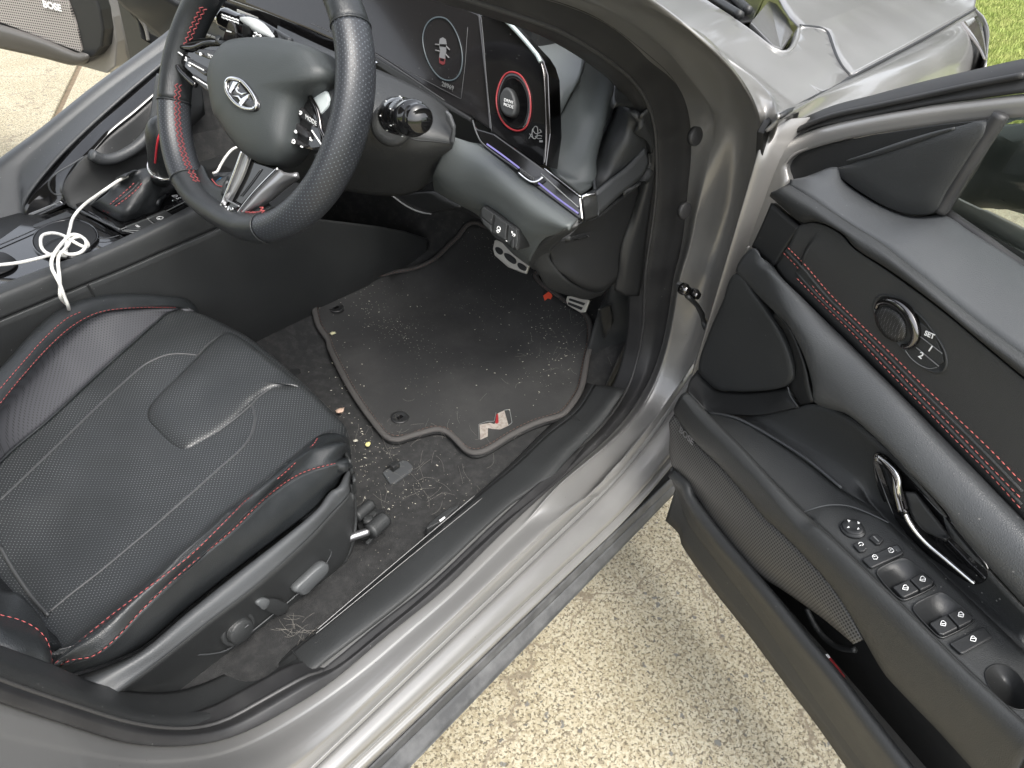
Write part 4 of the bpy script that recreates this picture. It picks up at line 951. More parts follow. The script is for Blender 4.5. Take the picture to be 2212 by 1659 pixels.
# chrome pull and its cup
cup = D_(6, '1310,1250 1360,1250 1450,1330 1600,1480 1750,1640', .0265) + D_(8, '1750,150 1900,330 2000,480 1920,560 1800,500 1600,350 1450,180 1380,50', .028) + D_(6, '1370,1540 1320,1400', .0265)
plate('handle_cup', cup, PIANO, door, .004, .001, n=DN, rnd=80)
hnd = loft('door_handle', [D_(6, '1318,1262 1350,1330 1390,1440 1430,1540 1480,1640', .034), D_(6, '1325,1258 1380,1310 1440,1390 1460,1480 1490,1600', .052), D_(6, '1335,1256 1400,1290 1462,1375 1470,1470 1500,1590', .042)], DCH, door, m=30, sub=6, t=.006)
tube('handle_trim', D_(6, '1335,1258 1400,1310 1458,1380 1462,1470 1480,1570', .05) + D_(8, '1480,70 1530,190 1620,300 1760,420 1915,552', .045, .036), lambda u: .0022 + .001 * math.sin(u * 3.1), CHR, door, seg=8, m=60)
loft('handle_inner', [D_(8, '1490,0 1530,130 1620,240 1740,280', .04), D_(8, '1560,0 1640,110 1720,210 1775,275', .034)], PLD, door, m=20, t=.004)
# seat memory and tweeter cluster
mo_ = onmesh(SB, 6, '1318,320 1350,295 1420,298 1500,345 1600,425 1680,530 1735,620 1752,690 1735,755 1690,765 1620,740 1540,680 1440,570 1350,470 1308,390', .0015)
mem = puff('memory_panel', mo_, [(1.0, -.006), (1.0, .0005), (.965, .001), (.95, -.0005), (.6, -.0005)], PL, door, rnd=70)
nrm_m = normal_of(mo_)
cen = onmesh(SB, 6, '1412,468', .002)[0]; rad = np.linalg.norm(onmesh(SB, 6, '1505,500', .002)[0] - cen)
TWM = perfmat('tweeter_mesh', (.022, .022, .022), (.25, .25, .25), 520, .25, plane='3D')
rim_ = onmesh(SB, 6, '1320,400 1345,372 1400,368 1455,400 1495,455 1505,515 1490,560 1440,572 1385,545 1335,480', .0025)
puff('tweeter', rim_, [(1.0, -.003), (1.0, .001), (.6, .0018), (.3, .002)], TWM, mem, rnd=40, n=nrm_m)
cr_ = onmesh(SB, 6, '1325,375 1340,345 1390,330 1460,350 1525,410 1560,490 1560,560 1525,600 1480,600', .004)
tube('tweeter_ring', cr_, lambda u: .0022 + .0042 * math.sin(u * math.pi) ** 1.2, DCH, mem, seg=12, m=50)
cr_ = onmesh(SB, 6, '1400,350 1460,372 1515,430 1540,500 1538,550', .008)
tube('tweeter_ring_glint', cr_, lambda u: .0004 + .0018 * math.sin(u * math.pi), CHR, mem, seg=8, m=40)
btn = [('1560,440 1620,480 1680,540 1720,640 1590,545 1575,480', 0), ('1590,545 1722,648 1735,700 1700,722 1565,610 1582,580', 0), ('1500,625 1560,612 1700,724 1650,735 1580,705 1525,660', 0)]
for s_, k_ in btn:
    q_ = onmesh(SB, 6, s_, .0015)
    if len(q_) > 4: plate('memory_button', [np.mean(q_, 0) + (p - np.mean(q_, 0)) * .96 for p in q_], PL, mem, .003, .0006, n=nrm_m)
for a in ('1590,543 1722,645', '1565,608 1702,722'):
    tube('button_line', onmesh(SB, 6, a, .0026), .0006, WHG, mem, seg=4)
tube('button_line', onmesh(SB, 6, '1500,625 1530,668 1580,710 1640,735 1690,728', .0026), .0005, WHG, mem, seg=4)
for s_, a in (('SET', '1618,532 1662,552'), ('1', '1636,620 1660,640'), ('2', '1580,660 1604,680')):
    q_ = onmesh(SB, 6, a, .003)
    x_ = q_[1] - q_[0]
    text('button_legend', s_, q_[0], q_[1], UP, .0075 if s_ == 'SET' else .010, WHT, mem, bold=.0002, lift=.0012)
# switches on the armrest, laid on the plane of its top
pa, pb, pc = D_(8, '900,130', .094)[0], D_(8, '2110,1290', .112)[0], D_(8, '1500,300', .0385)[0]
AN = np.cross(pb - pa, pc - pa); AN /= np.linalg.norm(AN); AN = AN if AN[2] > 0 else -AN
# real level of the finished surface
bpy.context.view_layer.update(); AB = BVHTree.FromObject(arm, bpy.context.evaluated_depsgraph_get())
def A_(p, up=.001): 
    q_ = onmesh(AB, 8, p, 0); c = np.mean(q_, 0)
    if not hasattr(A_, 'n'): pass
    return [q + AN * up for q in q_]
def rise(c, h): return c + AN * h
BT = mat('switch_black', (.016, .017, .018), .42, bump=.2, bscale=900)
mk = A_('1105,215 1130,180 1190,172 1240,205 1262,250 1240,280 1190,283 1140,265')
msw = puff('mirror_adjuster', mk, [(1.0, -.002), (1.0, .001), (.94, .0028), (.86, .0022), (.84, .0045), (.78, .0055), (.4, .0046), (.2, .004)], BT, arm, rnd=44, n=AN)
for tri in ('1150,190 1168,195 1158,206', '1210,200 1226,210 1212,215', '1148,238 1164,236 1158,228', '1207,248 1222,246 1216,236'):
    plate('arrow_mark', A_(tri, .0068), WHT, msw, .0005, 0, n=AN)
plate('fold_switch', A_('1280,290 1300,268 1330,265 1370,300 1345,328 1325,328', .002), BT, arm, .004, .001, raise_=.002, n=AN)
plate('switch_line', A_('1305,283 1312,281 1342,312 1336,314', .0045), WHG, arm, .0004, 0, n=AN)
fs = plate('fold_button', A_('1185,332 1205,312 1235,310 1272,348 1252,370 1222,372', .002), BT, arm, .004, .001, raise_=.002, n=AN)
def strokes(name, zlist, mat_, par, r=.0004, up=.0065):
    for z_ in zlist:
        q_ = A_(z_, up)
        tube(name, q_, r, mat_, par, seg=4, smooth=False)
strokes('fold_mark', ['1216,336 1222,326 1236,325 1246,336 1240,346', '1222,346 1234,342'], WHT, fs)
lk = plate('lock_switch', A_('1238,420 1250,408 1440,330 1458,332 1490,378 1480,390 1300,470 1285,466', .002), BT, arm, .004, .0015, raise_=.0025, n=AN)
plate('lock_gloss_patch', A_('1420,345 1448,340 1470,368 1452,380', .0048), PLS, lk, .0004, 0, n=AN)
strokes('lock_mark', ['1298,405 1308,395 1322,398 1332,412 1326,422 1308,422 1298,405', '1306,408 1318,406'], WHT, lk, up=.0052)
strokes('unlock_mark', ['1392,362 1404,354 1418,358 1428,372 1420,382 1402,380 1396,368', '1404,368 1414,366'], WHT, lk, up=.0052)
def winpair(pocket, b1, b2, icons):
    q_ = A_(pocket, .0015)
    fw = puff('window_switch_well', q_, [(1.04, -.001), (1.02, .0012), (.97, .0006), (.93, -.004), (.6, -.006)], BT, arm, rnd=50, n=AN)
    for b_, ic in zip((b1, b2), icons):
        sw_ = plate('window_switch', A_(b_, .003), BT, arm, .008, .0012, raise_=.003, n=AN)
        x, y = ic
        strokes('window_mark', ['%d,%d %d,%d %d,%d %d,%d %d,%d %d,%d' % (x - 16, y + 8, x - 10, y - 14, x + 2, y - 18, x + 18, y - 4, x + 14, y + 14, x - 16, y + 8), '%d,%d %d,%d' % (x - 9, y + 1, x + 14, y)], WHT, sw_, up=.0070)
winpair('1330,500 1340,470 1470,408 1500,408 1540,430 1675,548 1660,580 1500,655 1470,650 1420,610', '1420,590 1515,545 1580,612 1495,652 1475,648', '1522,542 1600,505 1668,555 1655,580 1588,610', ((1495, 600), (1598, 548)))
winpair('1548,715 1560,680 1690,615 1720,612 1760,635 1905,765 1895,795 1730,880 1700,875 1640,820', '1640,808 1740,755 1812,835 1725,878 1700,873', '1748,752 1830,712 1900,768 1890,795 1820,832', ((1720, 815), (1826, 762)))
lw_ = plate('rear_lock_switch', A_('1760,925 1775,915 1950,828 1970,826 2015,880 2012,895 1850,985 1830,988', .002), BT, arm, .004, .002, raise_=.003, n=AN)
strokes('window_mark', ['1884,912 1890,888 1902,884 1920,900 1914,918 1884,912', '1891,900 1915,900'], WHT, lw_, up=.0058)
hole = A_('1980,1090 2040,1040 2130,1060 2212,1150 2230,1300 2120,1290 2020,1200', .0)
if len(hole) > 4: puff('grab_recess', hole, [(1.03, .001), (1.0, .0012), (.92, .0002), (.8, -.001), (.3, -.002)], PLD, arm, rnd=40, n=AN)
# door check strap
ck = Y_(6, '165,255 200,240', -.80)
chk = plate('check_bracket', Y_(6, '150,235 175,222 200,235 225,258 262,262 275,285 250,310 215,312 190,290 155,285', -.812), PLS, car, .008, .001)
for p_, r_ in (((172, 258), .0095), ((235, 288), .0085)):
    lathe('check_bolt', Y_(6, [p_], -.818)[0], (-.35, -1, .1), [(r_, -.004), (r_, .003), (r_ * .72, .006), (r_ * .7, .009), (0, .009)], DCH, chk, 10)
tube('check_strap', L(6, '190,300 225,330 260,370 285,430 305,480 325,510', 'y', [-.815, -.82, -.825, -.83, -.84, -.85]), .0085, PL, chk, seg=4, up=(0, 0, 1), r2=.004)
# ================================================================== centre console
con_deck = plate('centre_console', [A3(-.9, -.15, .575), A3(.30, -.13, .60), A3(.30, .12, .60), A3(-.9, .13, .575)], PLD, car, .02, .002, n=UP)
con = con_deck
ra = cat(L(13, '-500,1590 0,1372 700,1095 1300,840 2000,515 2212,400', 'y', -.138), L(12, '560,880 900,600', 'y', -.135))
rb_ = cat(L(13, '-500,1490 0,1300 400,1150 700,1040 1000,940 1300,800 1950,485', 'y', [-.113] * 7), L(12, '380,830 850,500', 'y', -.113))
rc_ = cat(L(13, '-500,1680 0,1450 700,1170 1300,910 2000,590 2212,480', 'y', -.144), L(12, '600,950 950,700', 'y', -.143))
rd_ = cat(L(13, '-500,1850 0,1635 400,1470 870,1275 1250,1120 1650,945 2212,700', 'y', -.146), L(12, '640,1120 1150,900', 'y', -.145))
re_ = cat(L(13, '-500,1870 0,1655 400,1490 870,1295 1250,1140 1650,965 2212,720', 'y', -.152), L(12, '650,1140 1160,920', 'y', -.151))
rf_ = cat(L(13, '-500,1950 0,1730 400,1560 870,1360 1250,1200 1650,1030 2212,780', 'y', -.153), L(12, '680,1180 1200,980', 'y', -.152))
rg_ = cat(L(4, '-400,1400 0,1200 600,880 1440,510 2212,150', 'y', [-.125] * 5), L(5, '300,90 600,-40', 'y', -.125))
rail_ = loft('console_rail', [[p - UP * .05 for p in rb_], rb_, ra, rc_, rd_, re_, rf_, rg_, [p - UP * .08 + A3(0, .02, 0) for p in rg_]], PL, con, m=80, sub=5, t=.004, creases=(4, 5))
tube('side_joint', L(13, '868,1283 900,1330 940,1400 975,1475', 'y', -.1545), .0016, PLD, rail_, seg=5)
# passenger side rail with its piano black face
H0 = L(1, '-200,1150 0,985 250,800 600,520 980,240 1200,60', 'y', .17)
Hm = L(1, '-200,1260 0,1080 290,850 640,565 990,310 1220,150', 'y', .155)
H1 = L(1, '-200,1560 0,1420 150,1320 148,1230 230,1100 400,905 700,625 980,385 1200,210', 'y', [.12, .12, .115, .11, .11, .11, .11, .11, .11])
loft('grab_rail', [[p + A3(0, .04, -.2) for p in H0], [p + A3(0, .02, -.01) for p in H0], H0, Hm, H1], PLS, con, m=70, sub=6, t=.004)
H2 = L(1, '155,1335 390,1225 385,1140 430,1040 540,925 650,800 800,680 985,510 1150,330', 'y', [.11, .07, .07, .07, .07, .07, .07, .07, .07])
H1b = L(1, '152,1330 150,1230 230,1105 400,910 560,750 700,630 850,500 980,390 1200,215', 'y', .109)
loft('gloss_side_panel', [H1b, H2], PIANO, con, m=60, sub=4, t=.004)
plate('chrome_strip', L(1, '158,1285 360,1205 385,1225 160,1325', 'y', [.108, .072, .068, .108]), CHR, con, .002, .0005)
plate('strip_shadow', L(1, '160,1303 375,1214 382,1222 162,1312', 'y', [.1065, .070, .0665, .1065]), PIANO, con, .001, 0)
tube('gloss_edge', L(1, '560,900 430,985 330,1045 292,1100 320,1160 380,1165', 'y', [.08, .075, .075, .08, .08, .075]), .0015, PLS, con, seg=5)
# inner side of the bay: textured skin and the swept divider
loft('bay_wall', [L(1, '400,1230 380,1130 430,1040 540,930 660,960 760,930', 'y', .066), L(1, '520,1290 700,1180 900,1080 1000,1000 1060,900 1100,800', 'z', .60)], FAB, con, m=40, sub=5, t=.004)
loft('bay_back', [L(1, '540,925 640,820 800,690 900,600 1000,500', 'y', .072), L(1, '560,940 700,940 840,860 920,740 945,560', 'y', .06)], PLD, con, m=40, sub=5, t=.003)
tube('divider', L(1, '545,925 620,955 720,935 840,860 910,770 935,690 955,560 975,450', 'y', .055), .009, PLS, con, seg=10, m=50)
loft('bay_front', [L(1, '830,640 900,600 960,560 1000,480', 'y', .08), L(1, '850,700 900,660 940,620 980,560', 'y', .07)], FAB, con, m=20, t=.003)
# deck around the cup holder
deck = plate('gloss_deck', L(13, '-100,900 240,660 680,520 730,540 1330,850 700,1095 0,1372 -400,1500 -500,1100', 'z', .603), PIANO, con, .006, .001, n=UP)
tube('deck_edge', L(13, '-100,930 250,780 480,680 640,640', 'z', .606), .001, PLS, deck, seg=5)
plate('deck_patch', L(13, '330,690 660,555 720,580 700,600 360,710 330,705', 'z', .6045), PLS, deck, .002, .0006, n=UP)
cc = L(13, '640,820', 'z', .607)[0]
ringp = L(13, '325,870 350,780 450,700 600,650 760,640 890,680 960,750 970,830 900,900 850,960 700,1010 500,1010 380,960', 'z', .6065)
HOL = mat('well_shade_black', (.004, .004, .004), .5)  # near-black puts the shade of the recessed wells and tray into colour
cup_ = puff('cup_holder', ringp, [(1.04, -.003), (1.02, .0012), (.985, .0005), (.97, -.002)], PIANO, deck, rnd=60, n=UP)
puff('cup_holder_well', ringp, [(.972, .0002), (.95, .0004)], HOL, deck, rnd=60, n=UP)
puff('cup_holder_well', L(13, '-260,1110 -150,990 0,960 110,1000 170,1060 120,1130 0,1180 -200,1230', 'z', .6065), [(1., -.001), (.98, .0006)], HOL, deck, rnd=40, n=UP)
tube('holder_line', L(13, '430,900 480,860 560,820 640,800', 'z', .6085), .0006, PLS, deck, seg=4)
tube('deck_edge', L(13, '965,825 1060,825 1190,795', 'z', .6062), .0007, PLS, deck, seg=4)
plate('holder_tab', L(13, '740,985 915,985 920,998 760,1000', 'z', .6068), PLS, deck, .001, .0003, n=UP)
# gear selector bezel, its boot, knob, the button strip
bz = plate('selector_bezel', L(13, '750,480 1270,230 1500,110 1900,120 2120,320 1960,560 1600,740 1400,770 1200,740', 'z', .611), PIANO, con, .008, .0015, n=UP)
tube('bezel_edge', L(13, '750,520 990,640 1200,738', 'z', .613), .002, PLS, bz, seg=6)
plate('bezel_glint', L(13, '990,622 1040,625 1130,670 1192,735 1160,725 1060,680', 'z', .6125), CHR, bz, .0012, .0004, n=UP)
bo = [L(13, '900,490 1040,570 1220,660 1300,650 1450,600 1580,545 1640,440 1760,330 1830,250', 'z', .612),
      L(13, '960,450 1080,500 1250,560 1370,530 1480,470 1560,440 1640,370 1760,300 1830,230', 'z', .634),
      L(13, '1080,360 1180,380 1310,400 1420,380 1530,340 1600,310 1680,270 1760,240 1825,200', 'z', .652),
      L(13, '1170,240 1280,210 1400,250 1500,245 1580,220 1640,215 1700,205 1760,190 1815,175', 'z', .668),
      L(13, '1260,215 1350,150 1450,120 1520,120 1600,130 1660,150 1700,165 1760,165 1800,160', 'z', .680)]
boot = loft('selector_boot', bo, LEA, con, m=50, sub=6, t=.003)
bo2 = [[a for a in L(13, '900,490 990,400 1080,340 1170,280 1260,215', 'z', [.612, .62, .63, .645, .66])], [a for a in L(13, '860,470 950,380 1060,300 1160,240 1250,200', 'z', .61)]]
loft('boot_side', bo2, LEA, boot, m=20, t=.002)
bpy.context.view_layer.update(); BB = BVHTree.FromObject(boot, bpy.context.evaluated_depsgraph_get())
for s_ in ('1035,555 1110,475 1200,400 1290,320 1350,260', '1075,570 1170,490 1280,410 1370,330 1425,262'):
    stitch('stitching', onmesh(BB, 13, s_), RED, boot, .0045, .002, .0009)
tube('boot_fold', onmesh(BB, 13, '1055,563 1150,480 1250,400 1330,330 1390,265', 0), .0016, LEA, boot, seg=6)
tube('boot_fold', onmesh(BB, 13, '1590,540 1570,490 1580,450 1640,400 1740,350 1810,290', 0), .004, LEA, boot, seg=6)
# knob
kb = L(1, '975,1010', 'z', .69)[0]; kt = L(1, '985,770', 'z', .775)[0]
kb[1] -= 0; ax = kt - kb; kh = np.linalg.norm(ax); ax /= kh
kn = lathe('gear_knob', kb, ax, [(.020, .0), (.021, .004), (.0215, kh * .15), (.0225, kh * .4), (.0245, kh * .65), (.0255, kh * .85), (.024, kh * .97), (.019, kh * 1.06), (.010, kh * 1.11), (0, kh * 1.12)], LEA, con, 36)
lathe('knob_collar', kb, ax, [(.0222, -.002), (.0228, .001), (.0222, .006), (.0215, .006)], CHR, kn, 36)
lathe('knob_neck', kb - ax * .03, ax, [(.016, 0), (.018, .03)], LEA, kn, 20)
bpy.context.view_layer.update(); KB = BVHTree.FromObject(kn, bpy.context.evaluated_depsgraph_get())
q_ = onmesh(KB, 1, '930,975 935,930 940,880 948,835 960,800 975,785', .001)
if len(q_) > 2: tube('red_strip', q_, .0016, mat('red_knob_strip', (.60, .03, .05), .4), kn, seg=8)
tp = kt + ax * .008
lathe('knob_cap', tp, ax, [(.013, -.004), (.0135, .001), (.011, .003), (0, .0035)], CHR, kn, 28)
plate('knob_window', L(1, '1020,880 1045,860 1060,900 1055,1000 1030,1010 1018,960', 'z', [.742, .745, .735, .70, .70, .72]), PIANO, kn, .003, .0008)
# lettered gate and buttons
plate('gear_gate', L(13, '1640,510 1620,440 1760,370 1860,300 1960,390 1950,405', 'z', .6125), PIANO, con, .002, .0006, n=UP)
gx = L(13, '1700,400 1760,440', 'z', .615); ldir = L(13, '1740,408 1800,450', 'z', .615)
for s_, c_ in (('R', '1880,330'), ('N', '1800,368'), ('D', '1715,400'), ('+', '1808,395'), ('S', '1756,425'), ('-', '1708,450')):
    q_ = L(13, c_, 'z', .6150)[0]; d_ = ldir[1] - ldir[0]
    text('gear_letter', s_, q_, q_ + (-A3(0, 1, 0) * 1 + A3(-.15, 0, 0)), A3(1, 0, 0), .0125 if s_ in 'RND' else .011, WHT, con, bold=.0002, lift=.0006)
BTT = mat('button_black', (.03, .032, .033), .32)
stp_ = plate('button_strip', L(13, '1200,735 1230,710 1830,480 1940,545 1960,550 1850,620 1560,720 1380,755 1250,745', 'z', .6115), PIANO, con, .004, .001, n=UP)
plate('console_button', L(13, '1250,712 1455,635 1555,690 1545,705 1400,740 1290,740', 'z', .613), BTT, stp_, .004, .0008, raise_=.002, n=UP)
plate('console_button', L(13, '1470,622 1645,550 1745,610 1730,625 1565,690', 'z', .613), BTT, stp_, .004, .0008, raise_=.002, n=UP)
plate('console_button', L(13, '1660,545 1825,482 1935,545 1930,560 1765,612', 'z', .612), PIANO, stp_, .004, .0006, n=UP)
plate('console_button', L(13, '1838,472 1950,415 2040,480 1965,530', 'z', .613), BTT, stp_, .004, .0008, raise_=.002, n=UP)
tube('strip_line', L(13, '1205,735 1560,598 1950,408', 'z', .6145), .0008, WHG, stp_, seg=4)
tube('strip_line', L(13, '1240,742 1400,745 1560,705 1750,620 1930,562', 'z', .6155), .0008, WHG, stp_, seg=4)
tube('strip_line', L(13, '1220,748 1400,770 1600,722 1800,640 1960,558', 'z', .614), .0008, WHG, stp_, seg=4)
tube('button_gap', L(13, '1465,622 1560,700', 'z', .6158), .0008, WHG, stp_, seg=4)
tube('button_mark', circle(L(13, '1598,620', 'z', .6156)[0], UP, .005, 20), .0005, WHT, stp_, closed=True, seg=4, m=24)
qc = L(13, '1590,630', 'z', .6154)[0]
text('button_legend', 'P', qc + A3(-.003, .0015, 0), qc + A3(-.003, -.1, 0), A3(1, 0, 0), .0065, WHT, stp_)
qc = L(13, '1385,705', 'z', .6154)[0]
text('button_legend', 'OFF', qc + A3(-.003, .006, 0), qc + A3(-.003, -.1, 0), A3(1, 0, 0), .0055, WHT, stp_)
qc = L(13, '1965,482', 'z', .6154)[0]
text('button_legend', 'P', qc + A3(-.003, .004, 0), qc + A3(-.003, -.1, 0), A3(1, 0, 0), .008, WHT, stp_)
# tray ahead of the selector
plate('tray', [A3(.10, .07, .605), A3(.10, -.13, .60), A3(.42, -.13, .585), A3(.42, .08, .585)], HOL, con, .01, .001, n=UP)
bc_ = plate('blue_card', L(12, '595,655 640,625 760,615 740,680 640,705', 'z', .625), mat('blue_card', (.02, .16, .34), .35), None, .004, .001, n=UP)
tag(bc_, 'blue card lying in the console tray seen through the steering wheel', 'card')
plate('tray_lip', L(12, '560,580 700,570 820,565 800,600 580,605', 'z', .64), PLS, con, .003, .001, n=UP)

# ================================================================== centre stack and far dash
XD = .34
def X_(zn, p, x=XD): return L(zn, p, 'x', x)
dash = plate('dashboard', [A3(.40, .75, .60), A3(.40, -.50, .60), A3(.40, -.50, .95), A3(.40, .75, .95)], PLD, car, .2, .01, n=A3(-1, 0, 0))
stk = plate('centre_stack', X_(11, '330,560 420,300 560,350 700,420 1500,560 1700,900 1650,1150 700,1260 560,1150 300,960', .36), PLD, dash, .02, .002)
plate('vent_band', X_(11, '380,30 640,130 820,130 1400,420 1700,510 1720,640 1200,470 640,240 420,170', .345), PIANO, dash, .01, .002)
for s_, r_ in (('450,105 520,140 630,185', .0030), ('450,120 520,155 630,200', .0014), ('610,70 800,130 1000,220 1250,320', .0010), ('1455,393 1600,455 1740,515', .0012)):
    tube('chrome_line', X_(11, s_, .340), r_, CHR, dash, seg=6)
plate('climate_panel', X_(11, '430,170 540,130 640,220 900,330 850,400 640,400 420,310', .35), PLS, dash, .006, .002)
plate('climate_knob_row', X_(11, '415,300 640,385 640,405 415,325', .344), WHG, dash, .004, .001)
for k in range(4):
    x = 430 + k * 55; tube('row_gap', X_(11, '%d,%d %d,%d' % (x + 20, 305 + k * 20, x, 330 + k * 20), .3405), .0009, PLD, dash, seg=4)
WB = mat('silver_button', (.55, .57, .57), .25, .4)
for s_ in ('365,850 408,848 402,905 365,885', '415,850 480,885 490,935 408,905', '500,915 560,935 580,985 495,945'):
    plate('climate_button', X_(11, s_, .335), WB, dash, .004, .0008)
plate('climate_trim', X_(11, '365,900 585,990 590,1010 365,918', .333), PIANO, dash, .004, .0006)
tube('chrome_line', X_(11, '365,912 480,955 590,1003', .331), .0011, CHR, dash, seg=5)
for s_ in ('372,955 480,990 460,1105 380,1065', '490,995 582,1035 555,1155 465,1112', '590,1040 650,1080 645,1195 562,1160'):
    plate('heater_button', X_(11, s_, .335), PLS, dash, .004, .001)
plate('stack_lip', X_(11, '378,1070 640,1195 670,1230 640,1225 380,1100', .330), PIANO, dash, .005, .001)
MW = X_(11, '385,1005 395,1035 400,1005', .3305); tube('heater_mark', MW, .0007, WHT, dash, seg=4, smooth=False)
for s_ in ('408,1012 414,1040 430,1045 432,1060 412,1058', '448,1010 460,1013', '446,1032 456,1035', '448,1055 444,1054'):
    tube('heater_mark', X_(11, s_, .3305), .0006, WHT, dash, seg=4, smooth=False)
tube('heater_mark', circle(X_(11, '500,1080', .3305)[0], A3(-1, 0, .1), .005, 16), .0005, WHT, dash, closed=True, seg=4, m=20)
for s_ in ('520,1045 545,1052', '525,1090 545,1098', '490,1078 512,1084', '590,1100 620,1110 612,1130 586,1118'):
    tube('heater_mark', X_(11, s_, .3305), .0005, WHT, dash, seg=4, smooth=False)
# centre screen
sc = plate('centre_screen', X_(11, '560,-60 1800,-60 1830,560 1600,505 1250,370 900,210 640,60', .38), SCR, dash, .012, .004)
tube('screen_edge', X_(11, '740,-5 1100,120 1430,250 1440,130 1430,-40', .377), .0009, WHG, sc, seg=5, smooth=False)
tube('screen_edge', X_(11, '1640,90 1600,350', .377), .0007, PLS, sc, seg=5)
stk_ = plate('paper_label', X_(11, '812,88 1022,172 1020,300 880,200 812,130', .355), mat('paper_label', (.42, .42, .40), .6), dash, .001, 0)
plate('label_mark', X_(11, '905,140 925,150 922,166 903,158', .3535), REDG, stk_, .0006, 0)
# far end of the dash seen past the wheel, with the passenger pillar
loft('far_dash_side', [L(1, '650,-60 740,40 830,110 985,240', 'y', .45), L(1, '760,-80 860,40 1000,130 1040,200', 'y', .40), L(1, '900,-100 1000,-20 1100,40 1150,60', 'y', .34)], PLS, dash, m=30, sub=5, t=.01)
plate('far_pillar_seal', L(1, '770,30 800,80 880,170 905,200 1000,245 960,290 880,250 850,230 830,130', 'y', .55), PLD, dash, .01, .002)
tube('far_seal_fold', L(1, '835,100 870,160 890,240', 'y', .54), .004, JAMB, dash, seg=6)

# ================================================================== passenger door
def Q_(p, o): return L(1, p, 'p', o)
pd = plate('passenger_door', Q_('-700,-400 580,-400 640,0 680,100 700,250 690,400 640,440 440,385 0,285 -700,130', 0.), JAMB, car, .08, .004, n=PN)
loft('door_shell', [Q_('600,-100 630,60 640,200 610,310 540,365 440,385', .0), Q_('690,-60 720,80 730,220 700,330 640,400 560,412', -.03), Q_('790,0 820,90 838,180 835,260 800,350 740,410 690,440', -.07)], PAINT, pd, m=40, sub=6, t=.004)
loft('door_trim', [Q_('-700,-20 0,145 250,225 480,320 490,310', .055), Q_('-700,40 0,190 250,265 470,350 530,335', .07), Q_('-700,130 0,285 250,338 440,385 520,372', .05), Q_('-700,140 0,290 250,345 440,392 520,380', .0)], mat('door_trim_taupe', (.075, .072, .068), .5, bump=.3, bscale=900), pd, m=40, sub=5, t=.004, creases=(2,))
plate('door_trim_end', Q_('385,-60 560,-60 600,60 620,180 610,280 560,345 500,350 480,320 490,290 450,100', .045), PLD, pd, .05, .006, n=PN)
GM2 = mat('far_speaker_mesh', (.05, .05, .05), .5); meshmat(GM2, 125)
_r = [n for n in GM2.node_tree.nodes if n.type == 'VALTORGB'][0]; _r.color_ramp.elements[1].color = (.30, .28, .26, 1); _r.color_ramp.elements[0].position = .2
_m = [n for n in GM2.node_tree.nodes if n.type == 'MAPPING'][0]; _m.inputs['Scale'].default_value = (150, 150, 1)
gg = plate('speaker_grille', Q_('-700,-300 380,-60 400,0 430,80 470,200 490,300 485,312 300,245 130,180 0,130 -700,-60', .05), GM2, pd, .01, .001, n=PN)
planar_uv(gg, PH, PD, UP)
bb_ = Q_('262,38 350,60', .053); text('speaker_badge', 'BOSE', bb_[0], bb_[1], UP, .024, WHT, gg, bold=.0008, lift=.002)

# ================================================================== instrument cluster and right end of the dash
CP = A3(.31, -.42, .90); CN = A3(-.93, -.06, .36); CN /= np.linalg.norm(CN)
def C_(zn, p, off=0.): return L(zn, p, 'P', CP + CN * off, CN)
DIMP = mat('dim_print', (.06, .062, .064), .4)
cl = plate('instrument_panel', C_(2, '-500,-300 600,-60 900,75 915,90 960,500 985,790 860,700 560,560 230,330 -100,180 -500,20'), SCR, dash, .03, .003, n=CN)
plate('instrument_bezel', C_(2, '195,285 560,510 700,610 860,705 850,730 740,670 640,600 380,450 200,330', .004), PLD, dash, .02, .002, n=CN)
tube('bezel_line', C_(2, '-100,140 215,283 300,330 560,505 700,600', .005), .0007, DIMP, cl, seg=5)
tube('screen_edge', C_(2, '840,160 825,380 800,592 680,530 400,380', .002), .0004, DIMP, cl, seg=5, smooth=False)
tube('dial_ring', C_(2, '570,230 585,160 620,115 670,100 720,118 770,190 800,280 808,360 795,430 765,470 720,480 670,460 620,400 585,320', .002), .0009, SCL, cl, closed=True, seg=6, m=90)
ic = plate('car_symbol', C_(2, '672,230 690,222 706,232 712,262 710,300 704,350 700,380 686,384 670,375 668,345 674,300 668,262', .0012), mat('symbol_grey', (.12, .122, .125), .5), cl, .001, 0, n=CN)
plate('symbol_screen', C_(2, '670,262 712,264 708,280 674,276', .0016), PIANO, ic, .001, 0, n=CN)
plate('symbol_tail', C_(2, '668,342 704,352 700,382 686,386 670,376', .0016), emit('symbol_red', (.6, .05, .06), .1), ic, .001, 0, n=CN)
plate('symbol_screen', C_(2, '674,345 699,352 696,368 675,362', .0020), PIANO, ic, .001, 0, n=CN)
for s_ in ('645,264 668,268', '712,278 732,298', '646,300 670,306', '706,322 728,346'):
    tube('symbol_door', C_(2, s_, .002), .0011, mat('symbol_mark', (.12, .12, .12), .5) if 'symbol_mark' not in bpy.data.materials else bpy.data.materials['symbol_mark'], ic, seg=4)
q_ = C_(2, '684,512 740,535', .001); text('odometer', '28969', q_[0], q_[1], UP, .0095, WHG, cl)
nl_ = C_(2, '250,350 300,375 285,385 262,372 270,380 245,368', .006); plate('bezel_badge', C_(2, '245,350 262,348 300,372 282,378 268,366 262,372', .007), CHR, cl, .001, 0, n=CN)
